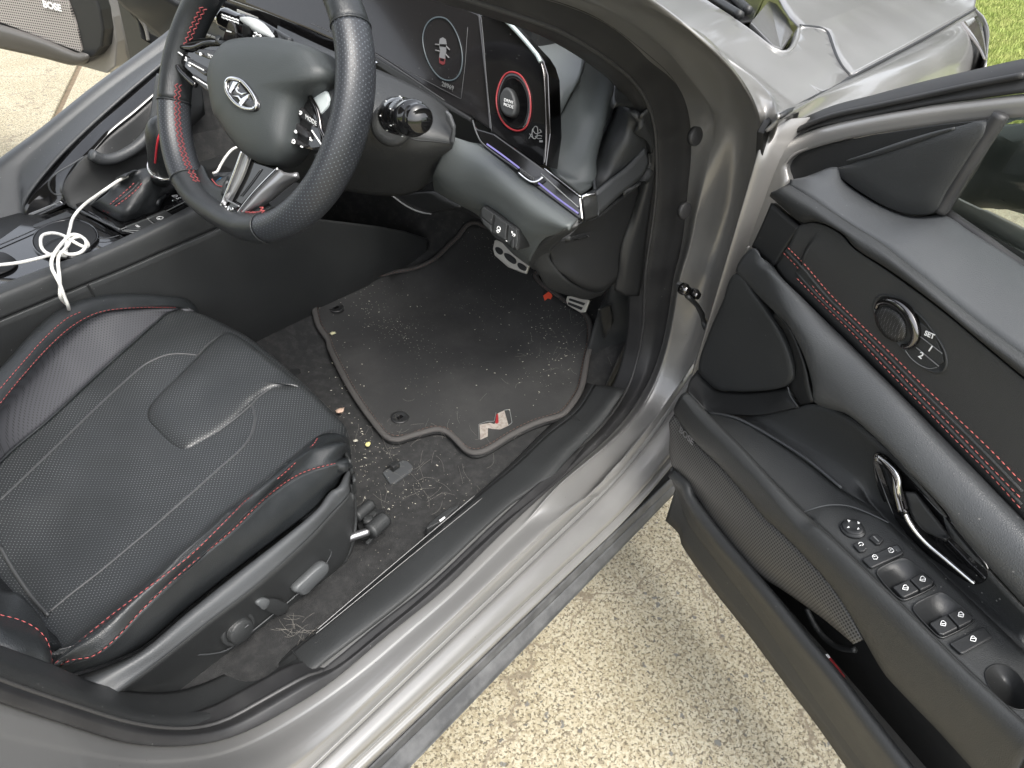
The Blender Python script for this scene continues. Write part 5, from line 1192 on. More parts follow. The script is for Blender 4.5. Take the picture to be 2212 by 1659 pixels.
# gloss panel carrying the drive mode dial
PNL = C_(2, '915,86 1000,64 1030,80 1255,320 1285,370 1305,450 1318,800 1300,990 1270,992 985,792 950,500', .006)
dp = plate('switch_panel', PNL, PIANO, dash, .03, .002, n=CN)
plate('panel_rim', C_(2, '1000,62 1035,75 1265,315 1300,370 1325,450 1338,800 1312,1000 1300,985 1312,800 1300,450 1272,368 1245,318 1025,84', .010), DCH, dp, .035, .003, n=CN)
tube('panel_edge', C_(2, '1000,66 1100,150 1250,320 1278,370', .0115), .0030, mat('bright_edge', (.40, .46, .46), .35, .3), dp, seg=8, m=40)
tube('panel_edge', C_(2, '1280,370 1298,450 1310,700 1308,900 1300,985', .0115), .0012, DCH, dp, seg=8, m=40)
tube('panel_joint', C_(2, '920,100 935,250 955,500 985,790', .0064), .0006, PLS, dp, seg=4)
dc = C_(2, '1116,606', .008)[0]
ring = C_(2, '1108,430 1060,450 1025,520 1012,600 1030,690 1075,755 1135,783 1185,765 1212,700 1218,620 1205,540 1165,460', .008)
tube('dial_ring', ring, .0013, REDG, dp, closed=True, seg=8, m=70)
puff('dial_well', ring, [(.97, -.001), (.95, .0005), (.8, -.001), (.6, -.0012)], PIANO, dp, rnd=60, n=CN)
kc = C_(2, '1045,600 1055,560 1080,530 1110,545 1130,590 1138,640 1125,690 1100,700 1065,680 1048,640', .012)
puff('drive_mode_dial', kc, [(1.06, -.008), (1.06, .003), (.98, .0062), (.8, .0066), (.5, .006)], PL, dp, rnd=50, n=CN)
q_ = C_(2, '1058,604 1098,612', .019); text('dial_legend', 'DRIVE', q_[0], C_(2, '1110,622', .019)[0], UP, .0060, WHT, dp, bold=.00005, lift=.0006)
q_ = C_(2, '1056,630 1096,640', .019); text('dial_legend', 'MODE', q_[0], C_(2, '1108,648', .019)[0], UP, .0060, WHT, dp, bold=.00005, lift=.0006)
for s_ in ('1207,830 1225,800 1240,760 1248,730 1256,760 1262,800', '1212,800 1230,825 1245,828 1262,800 1280,788 1272,775', '1228,775 1250,800 1285,790', '1230,770 1226,800 1240,832 1262,812 1286,815', '1245,815 1262,830 1284,828'):
    tube('printed_mark', C_(2, s_, .0064), .0006, WHG, dp, seg=4)
plate('printed_block', C_(2, '1270,840 1290,840 1290,852 1270,852', .0066), WHG, dp, .0005, 0, n=CN)
# soft dash skin right of the panel, out to the pillar
DT0 = L(2, '1000,40 1100,95 1250,150 1420,208', 'y', [-.48, -.50, -.53, -.56]) 
d_top = loft('dash_top', [L(2, '860,-60 1000,-20 1200,60 1450,150 1600,250', 'x', [.60, .60, .60, .60, .60]),
      L(2, '1000,30 1100,85 1260,140 1420,205 1548,280', 'x', [.50, .50, .50, .50, .50]),
      L(2, '1010,80 1120,180 1250,280 1380,380 1520,440', 'x', [.42, .41, .40, .40, .40]),
      L(2, '1180,300 1250,400 1330,520 1400,560 1450,580', 'x', [.37, .36, .35, .35, .36]),
      L(2, '1280,500 1320,600 1345,715 1370,720 1390,700', 'x', [.34, .335, .33, .33, .34])], DLIT, dash, m=40, sub=6, t=.01)
d2 = loft('dash_corner_skin', [L(2, '1548,285 1530,400 1480,520 1430,620 1380,700 1345,720', 'x', [.50, .43, .39, .365, .345, .335]),
      L(2, '1640,350 1620,500 1570,640 1500,780 1420,880 1340,900', 'x', [.53, .45, .40, .37, .34, .32]),
      L(2, '1740,435 1700,560 1660,700 1600,850 1520,1000 1330,990', 'x', [.55, .46, .41, .375, .34, .315]),
      L(2, '1750,520 1720,620 1660,780 1615,950 1590,1080 1400,1060', 'x', [.55, .47, .42, .38, .35, .31]),
      L(2, '1735,610 1690,720 1630,850 1595,980 1600,1100 1520,1170', 'x', [.52, .46, .42, .385, .355, .33])], DLIT, dash, m=50, sub=6, t=.01)
tube('skin_joint', L(2, '1548,285 1530,400 1480,520 1430,620 1385,695 1345,722', 'x', [.498, .428, .388, .363, .343, .333]), .0022, PLD, dash, seg=6)
tube('skin_joint', [p - A3(.002, .001, 0) for p in L(2, '1735,610 1690,720 1630,850 1595,980 1598,1060 1610,1180 1620,1290', 'x', [.52, .46, .42, .385, .36, .335, .32])], .0026, PLS, dash, seg=6)
cap_ = loft('dash_end_cap', [L(2, '1735,612 1690,722 1632,852 1597,982 1600,1100 1612,1180', 'x', [.52, .46, .42, .385, .355, .33]),
      L(2, '1800,660 1790,760 1750,880 1720,1000 1700,1080 1690,1150', 'y', -.675),
      L(2, '1845,710 1900,810 1930,890 1930,960 1905,1040 1860,1100', 'y', -.69),
      L(2, '1870,760 1935,900 1935,980 1900,1070 1850,1120 1780,1180', 'y', -.69)], PL, dash, m=40, sub=6, t=.01)
loft('end_cap_lower', [L(2, '1905,890 1850,950 1780,1020 1700,1080 1612,1150', 'y', [-.692, -.69, -.688, -.685, -.68]), L(2, '1930,980 1890,1060 1800,1130 1700,1220 1620,1295', 'y', [-.694, -.694, -.692, -.69, -.685])], PLS, cap_, m=30, sub=4, t=.004)
loft('dash_vent_corner', [L(2, '1720,510 1760,460 1775,490', 'y', -.66), L(2, '1720,600 1800,560 1870,535', 'y', -.675), L(2, '1735,612 1840,640 1930,655', 'y', -.68)], PL, dash, m=20, sub=4, t=.01)
loft('pillar_trim', [L(2, '1548,283 1640,330 1720,400 1780,480 1870,530 1930,650', 'y', [-.66] * 6), L(2, '1560,260 1680,320 1780,400 1860,480 1920,580 1950,680', 'y', -.69), L(2, '1560,250 1700,320 1800,400 1880,480 1950,600 1960,720', 'y', -.70)], PLD, car, m=30, sub=4, t=.004)
loft('side_trim', [L(2, '1935,640 1965,850 1955,1100 1910,1450', 'y', -.702) + L(5, '1895,150 1870,300', 'y', -.702), L(2, '1870,700 1935,900 1930,1020 1880,1250 1840,1450', 'y', -.695) + L(5, '1800,150 1790,300', 'y', -.695), L(2, '1840,720 1900,900 1890,1020 1830,1250 1760,1480', 'y', -.68) + L(5, '1740,150 1720,270', 'y', -.68)], PLD, car, m=40, sub=4, t=.004)
# light bar and vent shelf under the panel
shelf = plate('vent_shelf', L(2, '850,720 900,770 1000,800 1280,1000 1520,1180 1535,1320 1500,1310 1140,1040 940,880', 'P', A3(.225, -.63, .82), A3(-.8, -.25, .55) / np.linalg.norm(A3(-.8, -.25, .55))), PIANO, dash, .02, .003)
SN = A3(-.8, -.25, .55) / np.linalg.norm(A3(-.8, -.25, .55))
def S_(p, off=0.): return L(2, p, 'P', A3(.225, -.63, .82) + SN * off, SN)
tube('light_bar', S_('955,862 1050,930 1150,1006', .004), .0011, PRP, shelf, seg=8)
tube('light_bar', S_('1265,1096 1380,1188 1503,1278', .004), .0011, PRP, shelf, seg=8)
tube('shelf_line', S_('870,720 890,790 930,860 1140,1015', .003), .0013, PLS, shelf, seg=5)
tube('shelf_line', S_('1300,1010 1400,1085 1520,1180', .003), .0011, CHR, shelf, seg=5)
tube('shelf_line', S_('1280,1040 1400,1150 1505,1243', .004), .0009, WHG, shelf, seg=5)
plate('shelf_tab', S_('1140,1015 1155,1000 1240,1060 1280,1050 1295,1062 1255,1090 1215,1088', .008), PIANO, shelf, .012, .003, n=SN)
tube('tab_edge', S_('1145,1035 1180,1065 1220,1088 1255,1086 1292,1062', .010), .0014, CHR, shelf, seg=6)
for k in range(9):
    x = 1155 + k * 9.5; y = 1008 + k * 6.5
    tube('tab_rib', S_('%f,%f %f,%f' % (x, y, x + 5, y + 24), .0095), .0009, PLS, shelf, seg=4)
ecr = loft('shelf_end', [L(2, '1520,1182 1560,1165 1612,1160', 'y', [-.685, -.69, -.70]), L(2, '1528,1250 1570,1230 1620,1225', 'y', [-.69, -.695, -.70]), L(2, '1538,1325 1580,1315 1622,1295', 'y', [-.69, -.695, -.70])], PL, dash, m=14, t=.01)
tube('shelf_end_edge', L(2, '1605,1162 1560,1168 1525,1185 1528,1250 1540,1322', 'y', [-.70, -.695, -.69, -.694, -.694]), .0022, CHR, ecr, seg=6)
# lower knee panel
knee = loft('knee_panel', [S_('700,800 850,850 940,872 1140,1035 1330,1175 1505,1310', -.004),
      L(2, '690,900 830,960 950,1010 1120,1130 1260,1240 1450,1350', 'x', [.19, .185, .18, .18, .18, .18]),
      L(2, '640,1030 760,1100 900,1160 1060,1240 1200,1350 1380,1400', 'x', [.19, .18, .18, .18, .18, .185]),
      L(2, '630,1080 700,1150 850,1220 1000,1290 1150,1420 1300,1430', 'x', [.21, .20, .195, .195, .195, .195]),
      L(2, '640,1140 720,1190 880,1270 1000,1330 1130,1480 1225,1530', 'x', [.25, .24, .23, .225, .22, .215]),
      L(2, '660,1150 740,1200 900,1290 1000,1400 1110,1520 1215,1600', 'x', [.30, .29, .28, .27, .26, .25])], DLIT, dash, m=60, sub=6, t=.01)
loft('knee_panel_side', [S_('1480,1310 1503,1312', -.003) , L(2, '1380,1400 1500,1360', 'x', [.2, .22]), L(2, '1250,1500 1350,1470', 'x', [.215, .24]), L(2, '1213,1580 1330,1540', 'x', [.235, .27]), L(2, '1225,1612 1300,1600', 'x', [.26, .30])], PL, dash, m=12, sub=6, t=.01)
sp = plate('switch_pod', L(2, '912,1250 932,1230 1000,1275 1085,1335 1140,1370 1150,1440 1140,1505 1110,1498 1060,1465 1000,1430 930,1350 905,1300', 'P', A3(.160, -.60, .70), A3(-.85, -.1, .2) / np.linalg.norm(A3(-.85, -.1, .2))), PLD, dash, .06, .003)
PNn = A3(-.85, -.1, .2) / np.linalg.norm(A3(-.85, -.1, .2))
def K_(p, off=.001): return L(2, p, 'P', A3(.160, -.60, .70) + PNn * off, PNn)
for s_ in ('920,1255 935,1240 995,1282 980,1345 925,1300', '1005,1290 1075,1342 1065,1440 990,1395', '1085,1350 1135,1380 1140,1440 1130,1490 1075,1455', '918,1300 978,1350 985,1395 935,1345'):
    plate('pod_button', K_(s_, .003), PL, sp, .006, .001, n=PNn)
for s_ in ('1015,1370 1022,1358 1032,1362 1034,1378 1018,1374', '1012,1385 1020,1380 1034,1388', '1014,1378 1018,1392 1026,1394 1030,1386', '1108,1400 1104,1388 1112,1392', '1108,1412 1118,1402 1124,1410 1116,1418', '1070,1442 1076,1446'):
    tube('pod_mark', K_(s_, .0044), .0007, WHT, sp, seg=4)
plate('pod_roller', K_('1095,1435 1118,1430 1118,1480 1108,1495 1092,1480', .006), PLD, sp, .006, .002, n=PNn)
# fuse cover below the end cap
loft('fuse_cover', [L(2, '1530,1325 1620,1300 1760,1190 1865,1110', 'y', [-.675, -.68, -.682, -.684]), L(2, '1440,1420 1600,1380 1760,1300 1860,1200', 'y', [-.665, -.675, -.68, -.682]),
      L(5, '1345,0 1500,-60 1700,-80 1830,-120', 'y', [-.655, -.67, -.678, -.68]), L(5, '1340,70 1500,60 1680,40 1790,20', 'y', [-.655, -.67, -.678, -.678]), L(5, '1380,150 1500,210 1650,230 1760,160', 'y', [-.66, -.675, -.68, -.68]), L(5, '1440,200 1550,262 1640,270 1740,205', 'y', [-.65, -.665, -.675, -.675])], PLD, dash, m=40, sub=6, t=.006)
loft('knee_lip', [L(2, '1530,1320 1440,1400 1360,1480 1330,1560', 'y', [-.69, -.68, -.67, -.665]) + L(5, '1330,60 1370,140 1440,210 1550,270 1640,280 1720,220', 'y', -.665),
      L(2, '1500,1320 1400,1400 1300,1490 1240,1590', 'y', [-.69, -.68, -.665, -.655]) + L(5, '1240,80 1290,170 1380,240 1480,290 1570,310 1650,290', 'y', -.65),
      L(2, '1500,1330 1380,1420 1270,1520 1225,1610', 'y', [-.67, -.65, -.64, -.63]) + L(5, '1255,145 1300,230 1360,270 1440,295 1560,322 1640,295', 'y', -.635)], PL, dash, m=60, sub=5, t=.006)
# under-dash darkness: firewall
plate('firewall', [A3(.95, -.72, .2), A3(.95, .8, .2), A3(.62, .8, .9), A3(.62, -.72, .9)], PLD, car, .02, 0, n=A3(-1, 0, .3))
loft('knee_underside', [L(2, '380,1165 480,1235 600,1280', 'x', .36), L(2, '640,1150 720,1200 800,1240', 'x', .34)], PLD, dash, m=12, t=.004)
tube('underside_edge', L(2, '378,1166 480,1238 560,1272 620,1280', 'x', .36), .0018, WHG, dash, seg=5)
# pedals
br = L(2, '1000,1440 1010,1435 1090,1470 1150,1520 1210,1590 1190,1640 1160,1632 1080,1600 1000,1530 990,1490', 'P', A3(.50, -.44, .46), A3(-.8, 0, .6))
bpn = A3(-.8, 0, .6)
brk = plate('brake_pedal', br, PED, car, .006, .0015, n=bpn)
for s_ in ('1008,1480 1040,1490 1050,1515 1030,1525 1005,1500', '1060,1515 1120,1545 1130,1575 1110,1580 1065,1545', '1138,1578 1165,1580 1192,1605 1185,1622 1150,1610'):
    plate('pedal_rubber', L(2, s_, 'P', A3(.50, -.44, .46) + bpn * .002, bpn), PLD, brk, .003, .001, n=bpn, rnd=24)
tube('pedal_arm', [br[0] - bpn * .01, br[0] + A3(.05, 0, .12)], .008, PLD, brk)
ap = L(5, '1437,300 1500,300 1572,325 1545,395 1515,398 1440,355 1428,325', 'P', A3(.60, -.55, .40), bpn)
acc = plate('accelerator_pedal', ap, PED, car, .006, .0015, n=bpn)
for s_ in ('1450,312 1545,342 1535,356 1445,325', '1442,335 1530,368 1520,384 1440,350'):
    plate('pedal_rubber', L(5, s_, 'P', A3(.60, -.55, .40) + bpn * .002, bpn), PLD, acc, .003, .001, n=bpn)
fr_ = L(2, '640,1290 820,1310 760,1440 600,1600 590,1560', 'P', A3(.78, -.15, .45), A3(-.7, -.2, .6) / .943)
fn_ = A3(-.7, -.2, .6) / np.linalg.norm(A3(-.7, -.2, .6))
ft = plate('footrest', fr_, PL, car, .01, .002, n=fn_)
for k in range(9):
    a = 640 + k * 21
    tube('footrest_rib', L(2, '%d,1300 %d,%d' % (a, a - 30 + k * -2, 1560 - k * 32), 'P', A3(.78, -.15, .45) + fn_ * .001, fn_), .0022, PL, ft, seg=5)

# ================================================================== steering column and wheel
WR = .168
def W(u, v, n=0.): return WC + WU * u + WV * v + WN * n
col = loft('steering_column', [L(2, '-300,150 0,290 230,385 450,480 620,570 725,655', 'x', [.10, .14, .18, .21, .23, .25]),
      L(2, '-300,350 0,450 250,560 450,640 640,700 752,760', 'x', [.05, .09, .13, .16, .19, .21]),
      L(2, '-300,700 0,720 200,760 400,810 600,840 755,862', 'x', [.05, .08, .10, .13, .16, .19]),
      L(2, '-300,900 0,950 200,980 400,1000 580,1000 700,960', 'x', [.08, .10, .12, .15, .18, .21]),
      L(2, '-300,1080 0,1120 150,1150 300,1172 500,1162 640,1080', 'x', [.16, .17, .18, .20, .22, .24])], PLS if 0 else PL, car, m=50, sub=7, t=.006)
tube('column_joint', L(2, '245,716 320,722 400,740 480,790 500,830 620,845 740,860', 'x', [.105, .108, .112, .128, .132, .158, .186]), .0012, PLD, col, seg=5)
plate('fabric_gaiter', L(2, '700,660 730,690 755,760 750,860 735,862 722,840 740,780 705,720', 'x', .185), PLS, col, .006, .003)
# right stalk
sb_ = L(2, '360,770', 'x', .085)[0]; se_ = L(2, '545,720', 'x', .0)[0]
lathe('stalk_socket', L(2, '380,750', 'x', .11)[0], A3(-.8, -.5, .2), [(.026, -.02), (.027, 0), (.022, .006), (.016, .002), (0, .002)], PL, col, 30)
sa_ = L(2, '395,690', 'x', .075)[0]; sax = L(2, '545,712', 'x', .035)[0] - sa_; sl = np.linalg.norm(sax)
stalk = lathe('light_stalk', sa_ - sax * .35, sax, [(.008, 0), (.012, sl * .35), (.0205, sl * .38), (.0215, sl * .42), (.0215, sl * .72), (.020, sl * .75), (.0195, sl * .78), (.0205, sl * .8), (.0205, sl * 1.15), (.0195, sl * 1.2), (.017, sl * 1.22), (.0165, sl * 1.36), (.014, sl * 1.42), (0, sl * 1.43)], PIANO, col, 36)
lathe('stalk_cap', sa_ + sax * .97, sax, [(.0152, -.004), (.0155, .001), (.013, .003), (0, .0035)], SAT, stalk, 30)
for k in range(14):
    a = -1.2 + k * .42; n_ = sax / sl; u_ = np.cross(n_, UP); u_ /= np.linalg.norm(u_); v_ = np.cross(u_, n_); d_ = u_ * math.cos(a) + v_ * math.sin(a)
    c_ = sa_ - sax * .35 + sax * (.55 if k % 2 else .92); tube('stalk_mark', [c_ + d_ * .0217 - n_ * .002, c_ + d_ * .0217 + n_ * .0022], .0008, WHT, stalk, seg=4)
# left stalk (wiper) above the hub
ls = X_(11, '660,190 800,215', .06)
wst = tube('wiper_stalk', X_(11, '700,190 820,245 980,310 1150,380', .065), lambda u: [.015, .015, .0135, .013, .012][min(4, int(u * 5))], PIANO, col, seg=20, m=40)
tube('stalk_shine', X_(11, '850,185 950,225 1050,280 1180,370', .055), lambda u: .002 + .006 * math.sin(u * 3.14), mat('stalk_shine_grey', (.45, .47, .47), .3), wst, seg=10, m=30)  # pale tube stands in for the highlight along the stalk
tube('stalk_rod', X_(11, '860,165 1000,210 1150,290 1350,410', .085), .0045, PLS, wst, seg=8)
for k in range(10):
    c_ = X_(11, '%d,%d' % (660 + (k % 5) * 35, 140 + (k % 5) * 12 + (k // 5) * 26), .048)[0]
    tube('stalk_mark', [c_, c_ + A3(0, -.006, -.001)], .0011, WHT, wst, seg=4)
plate('stalk_band', X_(11, '865,230 945,260 940,350 900,370 850,340', .047), PLD, wst, .006, .002)
for s_ in ('985,325 1010,335 1000,360', '1020,350 1050,355 1040,375', '975,350 985,372'): tube('stalk_mark', X_(11, s_, .047), .0012, WHT, wst, seg=4)
pdl = plate('shift_paddle', X_(11, '660,400 720,215 745,205 780,250 800,330 800,420', .035), mat('paddle_black', (.02, .02, .02), .2), col, .004, .0015)
plate('paddle_mark', X_(11, '705,298 755,312 755,325 703,310', .0325), WHT, pdl, .0006, 0)

def rimr(a):      # a: 0 at right (passenger of hub), pi/2 at top
    return .0202 + .0028 * max(0, math.cos(a)) + .0012 * math.exp(-((a - 4.1) / .25) ** 2) + .0012 * math.exp(-((a - 5.1) / .25) ** 2)
def rimpt(a, rr=WR, n=0.):
    k = 1 - .055 * max(0, -math.sin(a)) ** 10
    return W(math.cos(a) * rr, math.sin(a) * rr * k, n)
def rimpart(name, a0, a1, mat_, par, k=60, bulge=1.):
    pts = [rimpt(a0 + (a1 - a0) * i / k) for i in range(k + 1)]
    V = []; Fc = []; seg = 24
    for i, p in enumerate(pts):
        a = a0 + (a1 - a0) * i / k; rad_ = p - WC; rad_ /= np.linalg.norm(rad_); r = rimr(a) * bulge
        for j in range(seg):
            t = 2 * math.pi * j / seg; V.append(p + rad_ * math.cos(t) * r * .86 + WN * math.sin(t) * r * 1.12)
    for i in range(k):
        for j in range(seg): Fc.append((i * seg + j, i * seg + (j + 1) % seg, (i + 1) * seg + (j + 1) % seg, (i + 1) * seg + j))
    Fc.append(tuple(range(seg))); Fc.append(tuple(range(k * seg, (k + 1) * seg)))
    o = mesh(name, V, Fc, mat_, par); uv = o.data.uv_layers.new(name='UVMap')
    for pl in o.data.polygons:
        if len(pl.vertices) > 4: continue
        js = [o.data.loops[li].vertex_index % seg for li in pl.loop_indices]; wrap = max(js) - min(js) > 2
        for li in pl.loop_indices:
            vi = o.data.loops[li].vertex_index; jj = vi % seg; jj = jj + seg if (wrap and jj == 0) else jj
            uv.data[li].uv = ((a0 + (a1 - a0) * (vi // seg) / k) * WR / .0042, jj / seg * 30)
    bm = bmesh.new(); bm.from_mesh(o.data); bmesh.ops.recalc_face_normals(bm, faces=bm.faces); bm.to_mesh(o.data); bm.free(); return o
R_ = math.radians
wheel = rimpart('steering_wheel', R_(40), R_(198), LEA, car)
rimpart('rim_section', R_(-62), R_(40.3), PERFW, wheel)
rimpart('rim_section', R_(198.3), R_(236), PERFW, wheel)
rimpart('rim_section', R_(236), R_(298.3), LEA, wheel)
for a in (-62, 40, 198, 236):
    tube('rim_seam', [rimpt(R_(a)) + ((rimpt(R_(a)) - WC) / np.linalg.norm(rimpt(R_(a)) - WC) * math.cos(t) * rimr(R_(a)) * .875 + WN * math.sin(t) * rimr(R_(a)) * 1.135) for t in [k * 2 * math.pi / 24 for k in range(24)]], .0012, LEA, wheel, closed=True, seg=5, m=48)
def inner_stitch(a0, a1):
    for off in (-.0028, .0028):
        pts = []; n_ = int(abs(a1 - a0) * WR / .004)
        for i in range(n_ + 1):
            a = a0 + (a1 - a0) * i / n_; p = rimpt(a); rd = (WC - p) / np.linalg.norm(WC - p); r = rimr(a)
            t = .30 + (.085 if (i % 2) else -.085) + off * 40
            pts.append(p + rd * math.cos(t) * r * .88 + WN * math.sin(t) * r * 1.15)
        tube('red_lacing', pts, .0007, LACE, wheel, seg=5, smooth=False, m=n_ * 3)
inner_stitch(R_(150), R_(172)); inner_stitch(R_(190), R_(245)); inner_stitch(R_(282), R_(296))
# hub
hub = L(11, '640,555 740,432 900,385 1200,378 1450,432 1590,490 1680,620 1732,725 1700,815 1600,885 1530,930 1450,1000 1400,1150 1375,1300', 'w', .012) + L(12, '1340,330 1270,430 1180,490 1080,490 950,430 800,270 690,90', 'w', .012) + L(11, '640,1180 590,960 570,810 590,650', 'w', .012)
AIR = mat('airbag_skin', (.035, .040, .041), .5, bump=.35, bscale=1000)
ab = puff('airbag_cover', hub, [(1.0, -.03), (1.0, .0), (.985, .006), (.95, .012), (.88, .017), (.72, .022), (.5, .025), (.25, .026)], AIR, wheel, rnd=90, n=WN)
bpy.context.view_layer.update(); HB_ = BVHTree.FromObject(ab, bpy.context.evaluated_depsgraph_get())
em = onmesh(HB_, 11, '715,830 740,790 800,785 870,810 930,870 980,940 1010,1000 1020,1050 1000,1085 950,1092 880,1075 810,1030 750,960 720,900', .001)
emn = normal_of(em)
puff('emblem_recess', [np.mean(em, 0) + (p - np.mean(em, 0)) * 1.13 for p in em], [(1.0, -.003), (1.0, .0006), (.95, .001)], PIANO, ab, rnd=50, n=emn)
tube('emblem_ring', [p + emn * .0018 for p in em], .0021, CHR, ab, closed=True, seg=10, m=60)
def EM(s_): return [p + emn * .0024 for p in onmesh(HB_, 11, s_, .001)]
for s_ in ('790,800 855,815 800,880 752,945 735,925', '865,985 940,940 960,930 940,985 860,1065 830,1045', '765,945 800,955 850,955 880,990 868,1020 840,975 790,962', '845,820 825,870 840,915 880,935 950,930 880,960 820,930 800,890'):
    q_ = EM(s_)
    if len(q_) > 3: c_ = np.mean(q_, 0); plate('emblem_letter', [c_ + (p - c_) * .84 for p in q_], CHR, ab, .003, .0006, n=emn)
# spokes behind the cover
spk = plate('hub_back', [W(u, v, -.02) for u, v in ((-.085, .03), (-.05, .04), (.0, .045), (.06, .05), (.10, .04), (.10, .0), (.08, -.04), (.05, -.07), (-.01, -.08), (-.06, -.045), (-.085, -.01))], PLD, wheel, .02, .004, n=WN, rnd=60)
def Wl(zn, s_, o): return L(zn, s_, 'w', o)
loft('spoke_skin', [Wl(11, '140,380 240,430 400,410 620,400 700,420', [.004, .006, .01, .01, .012]), Wl(11, '100,420 190,480 320,450 450,420 640,405', [0, .004, .008, .01, .01]), Wl(11, '150,560 170,500 330,465 470,430 700,440', [.0, .002, .004, .008, .01])], LEA, wheel, m=30, t=.006)
podL = plate('switch_pod', Wl(11, '205,520 240,492 370,500 500,440 720,430 720,700 640,940 575,900 500,860 370,765 280,680 215,580', .008), PIANO, wheel, .012, .003, n=WN)
tube('pod_rim', Wl(11, '640,420 500,428 380,470 240,470 190,500 180,560 230,680 320,780 400,850', .010), .0035, PIANO, wheel, seg=8)
BK = PIANO
for s_ in ('375,520 430,480 620,500 630,560 600,600 560,595 420,545', '330,580 520,680 520,740 480,750 330,640 310,600', '360,730 560,860 580,930 500,900 400,820'):
    plate('wheel_switch', Wl(11, s_, .011), mat('switch_gloss', (.02, .02, .021), .22) if 'switch_gloss' not in bpy.data.materials else bpy.data.materials['switch_gloss'], podL, .006, .002, n=WN)
for s_ in ('440,525 460,545', '450,520 442,545 456,550', '300,568 308,590', '290,598 310,605', '325,650 345,655 335,662', '370,765 430,800 520,855', '422,790 440,805', '520,860 545,880 530,890 522,868', '530,685 545,690', '520,740 535,760', '225,520 270,550', '330,620 480,700'):
    tube('switch_mark', Wl(11, s_, .0135), .0010, WHT, podL, seg=4)
q_ = Wl(11, '528,570 590,598', .0135); text('switch_legend', 'MODE', q_[0], q_[1], UP, .0075, WHT, podL)
podR = plate('switch_pod', Wl(11, '1450,1010 1530,965 1620,1150 1660,1290 1670,1420 1650,1490 1560,1500 1480,1480 1330,1440 1340,1300 1380,1150', .004), PIANO, wheel, .012, .003, n=WN)
plate('spoke_shine', Wl(11, '1530,945 1650,870 1700,900 1740,990 1720,1060 1640,1150 1600,1090', .0), mat('spoke_shine_grey', (.50, .55, .55), .35), wheel, .01, .003, n=WN)  # sheen of the spoke put in as a pale grey plate
loft('spoke_skin', [Wl(11, '1690,850 1750,990 1700,1070 1630,1160 1640,1260 1680,1370 1670,1480 1580,1545', -.002), Wl(11, '1730,850 1790,990 1790,1100 1790,1200 1790,1320 1740,1460 1660,1560 1600,1600', -.004), Wl(11, '1800,850 1830,990 1840,1100 1830,1250 1820,1400 1760,1550 1680,1640 1620,1700', -.006)], LEA, wheel, m=40, t=.01)
tube('pod_rim', Wl(11, '1540,960 1610,1080 1640,1200 1655,1300 1690,1380 1672,1480 1640,1510', .006), .0028, DCH, wheel, seg=8)
for s_ in ('1415,1090 1450,1060 1560,1190 1580,1270 1520,1230 1400,1150', '1380,1215 1420,1230 1520,1310 1540,1370 1510,1390 1400,1320 1370,1260', '1340,1380 1380,1370 1500,1440 1490,1470 1340,1435'):
    plate('wheel_switch', Wl(11, s_, .0085), bpy.data.materials['switch_gloss'], podR, .006, .002, n=WN)
for s_ in ('1440,1110 1458,1120 1450,1140 1438,1132', '1375,1215 1390,1222', '1368,1262 1380,1268', '1390,1310 1405,1325 1398,1300', '1365,1405 1380,1395 1390,1410 1386,1430 1362,1420', '1450,1460 1470,1470', '1545,1370 1552,1400', '1540,1395 1565,1405', '1560,1300 1660,1450'):
    tube('switch_mark', Wl(11, s_, .0112), .0011, WHT, podR, seg=4)
q_ = Wl(11, '1500,1180 1545,1210', .0112); text('switch_legend', 'MODE', q_[0], q_[1], UP, .0075, WHT, podR)
# lower V spoke
vs = loft('lower_spoke', [Wl(12, '868,345 800,540 720,740 640,950', .008), Wl(12, '920,400 850,600 760,780 690,920', .014), Wl(12, '935,440 870,620 790,770 700,880', .012)], SPK, wheel, m=24, t=.006)
plate('spoke_core', Wl(12, '930,420 1000,460 1100,490 1220,530 1100,660 960,800 850,930 760,1060 700,1078 645,1020 640,950 700,850', .008), PIANO, wheel, .012, .003, n=WN)
loft('spoke_wing', [Wl(12, '1225,540 1110,660 960,820 850,960 780,1045', .010), Wl(12, '1300,580 1200,680 1060,790 960,900 800,1035', .012), Wl(12, '1425,620 1280,700 1140,830 1050,900 860,1010', .004), Wl(12, '1440,640 1300,740 1160,860 1060,920 870,1030', -.01)], SPK, wheel, m=30, t=.006)
tube('spoke_edge', Wl(12, '1220,530 1100,650 960,800 850,940 765,1055 710,1080 650,1045 635,970 700,790 790,560 865,350', .0125), .0016, CHR, wheel, seg=8)
tube('spoke_line', Wl(12, '1050,540 950,680 850,810', .0095), .0008, DCH, wheel, seg=5)
eb = plate('spoke_badge', Wl(12, '695,855 715,845 830,910 770,985 745,990 700,950', .012), PIANO, wheel, .006, .0015, n=WN)
tube('badge_edge', Wl(12, '705,845 770,880 835,915', .0145), .0012, SAT, eb, seg=6)
for s_ in ('722,955 728,920 740,922 756,960 770,942 770,930',): tube('badge_letter', Wl(12, s_, .0165), .0012, CHR, eb, seg=6, smooth=False)
sk_ = loft('spoke_skin', [Wl(12, '450,500 520,640 620,715 700,720 760,640', [.0, .004, .006, .008, .006]), Wl(12, '400,560 440,760 560,880 640,900 700,740', [.0, .006, .008, .008, .008]), Wl(12, '345,600 380,780 500,960 620,1050 650,1040', [.0, .006, .010, .010, .008])], LEA, wheel, m=30, t=.006)
sk2 = loft('spoke_skin', [Wl(12, '820,1030 940,970 1010,930 1060,920', [.008, .006, .004, .0]), Wl(12, '740,1090 900,1080 1020,1060 1120,1075', [.008, .008, .006, .0]), Wl(12, '720,1110 860,1150 1000,1170 1080,1160', [.006, .008, .006, .004])], LEA, wheel, m=30, t=.006)
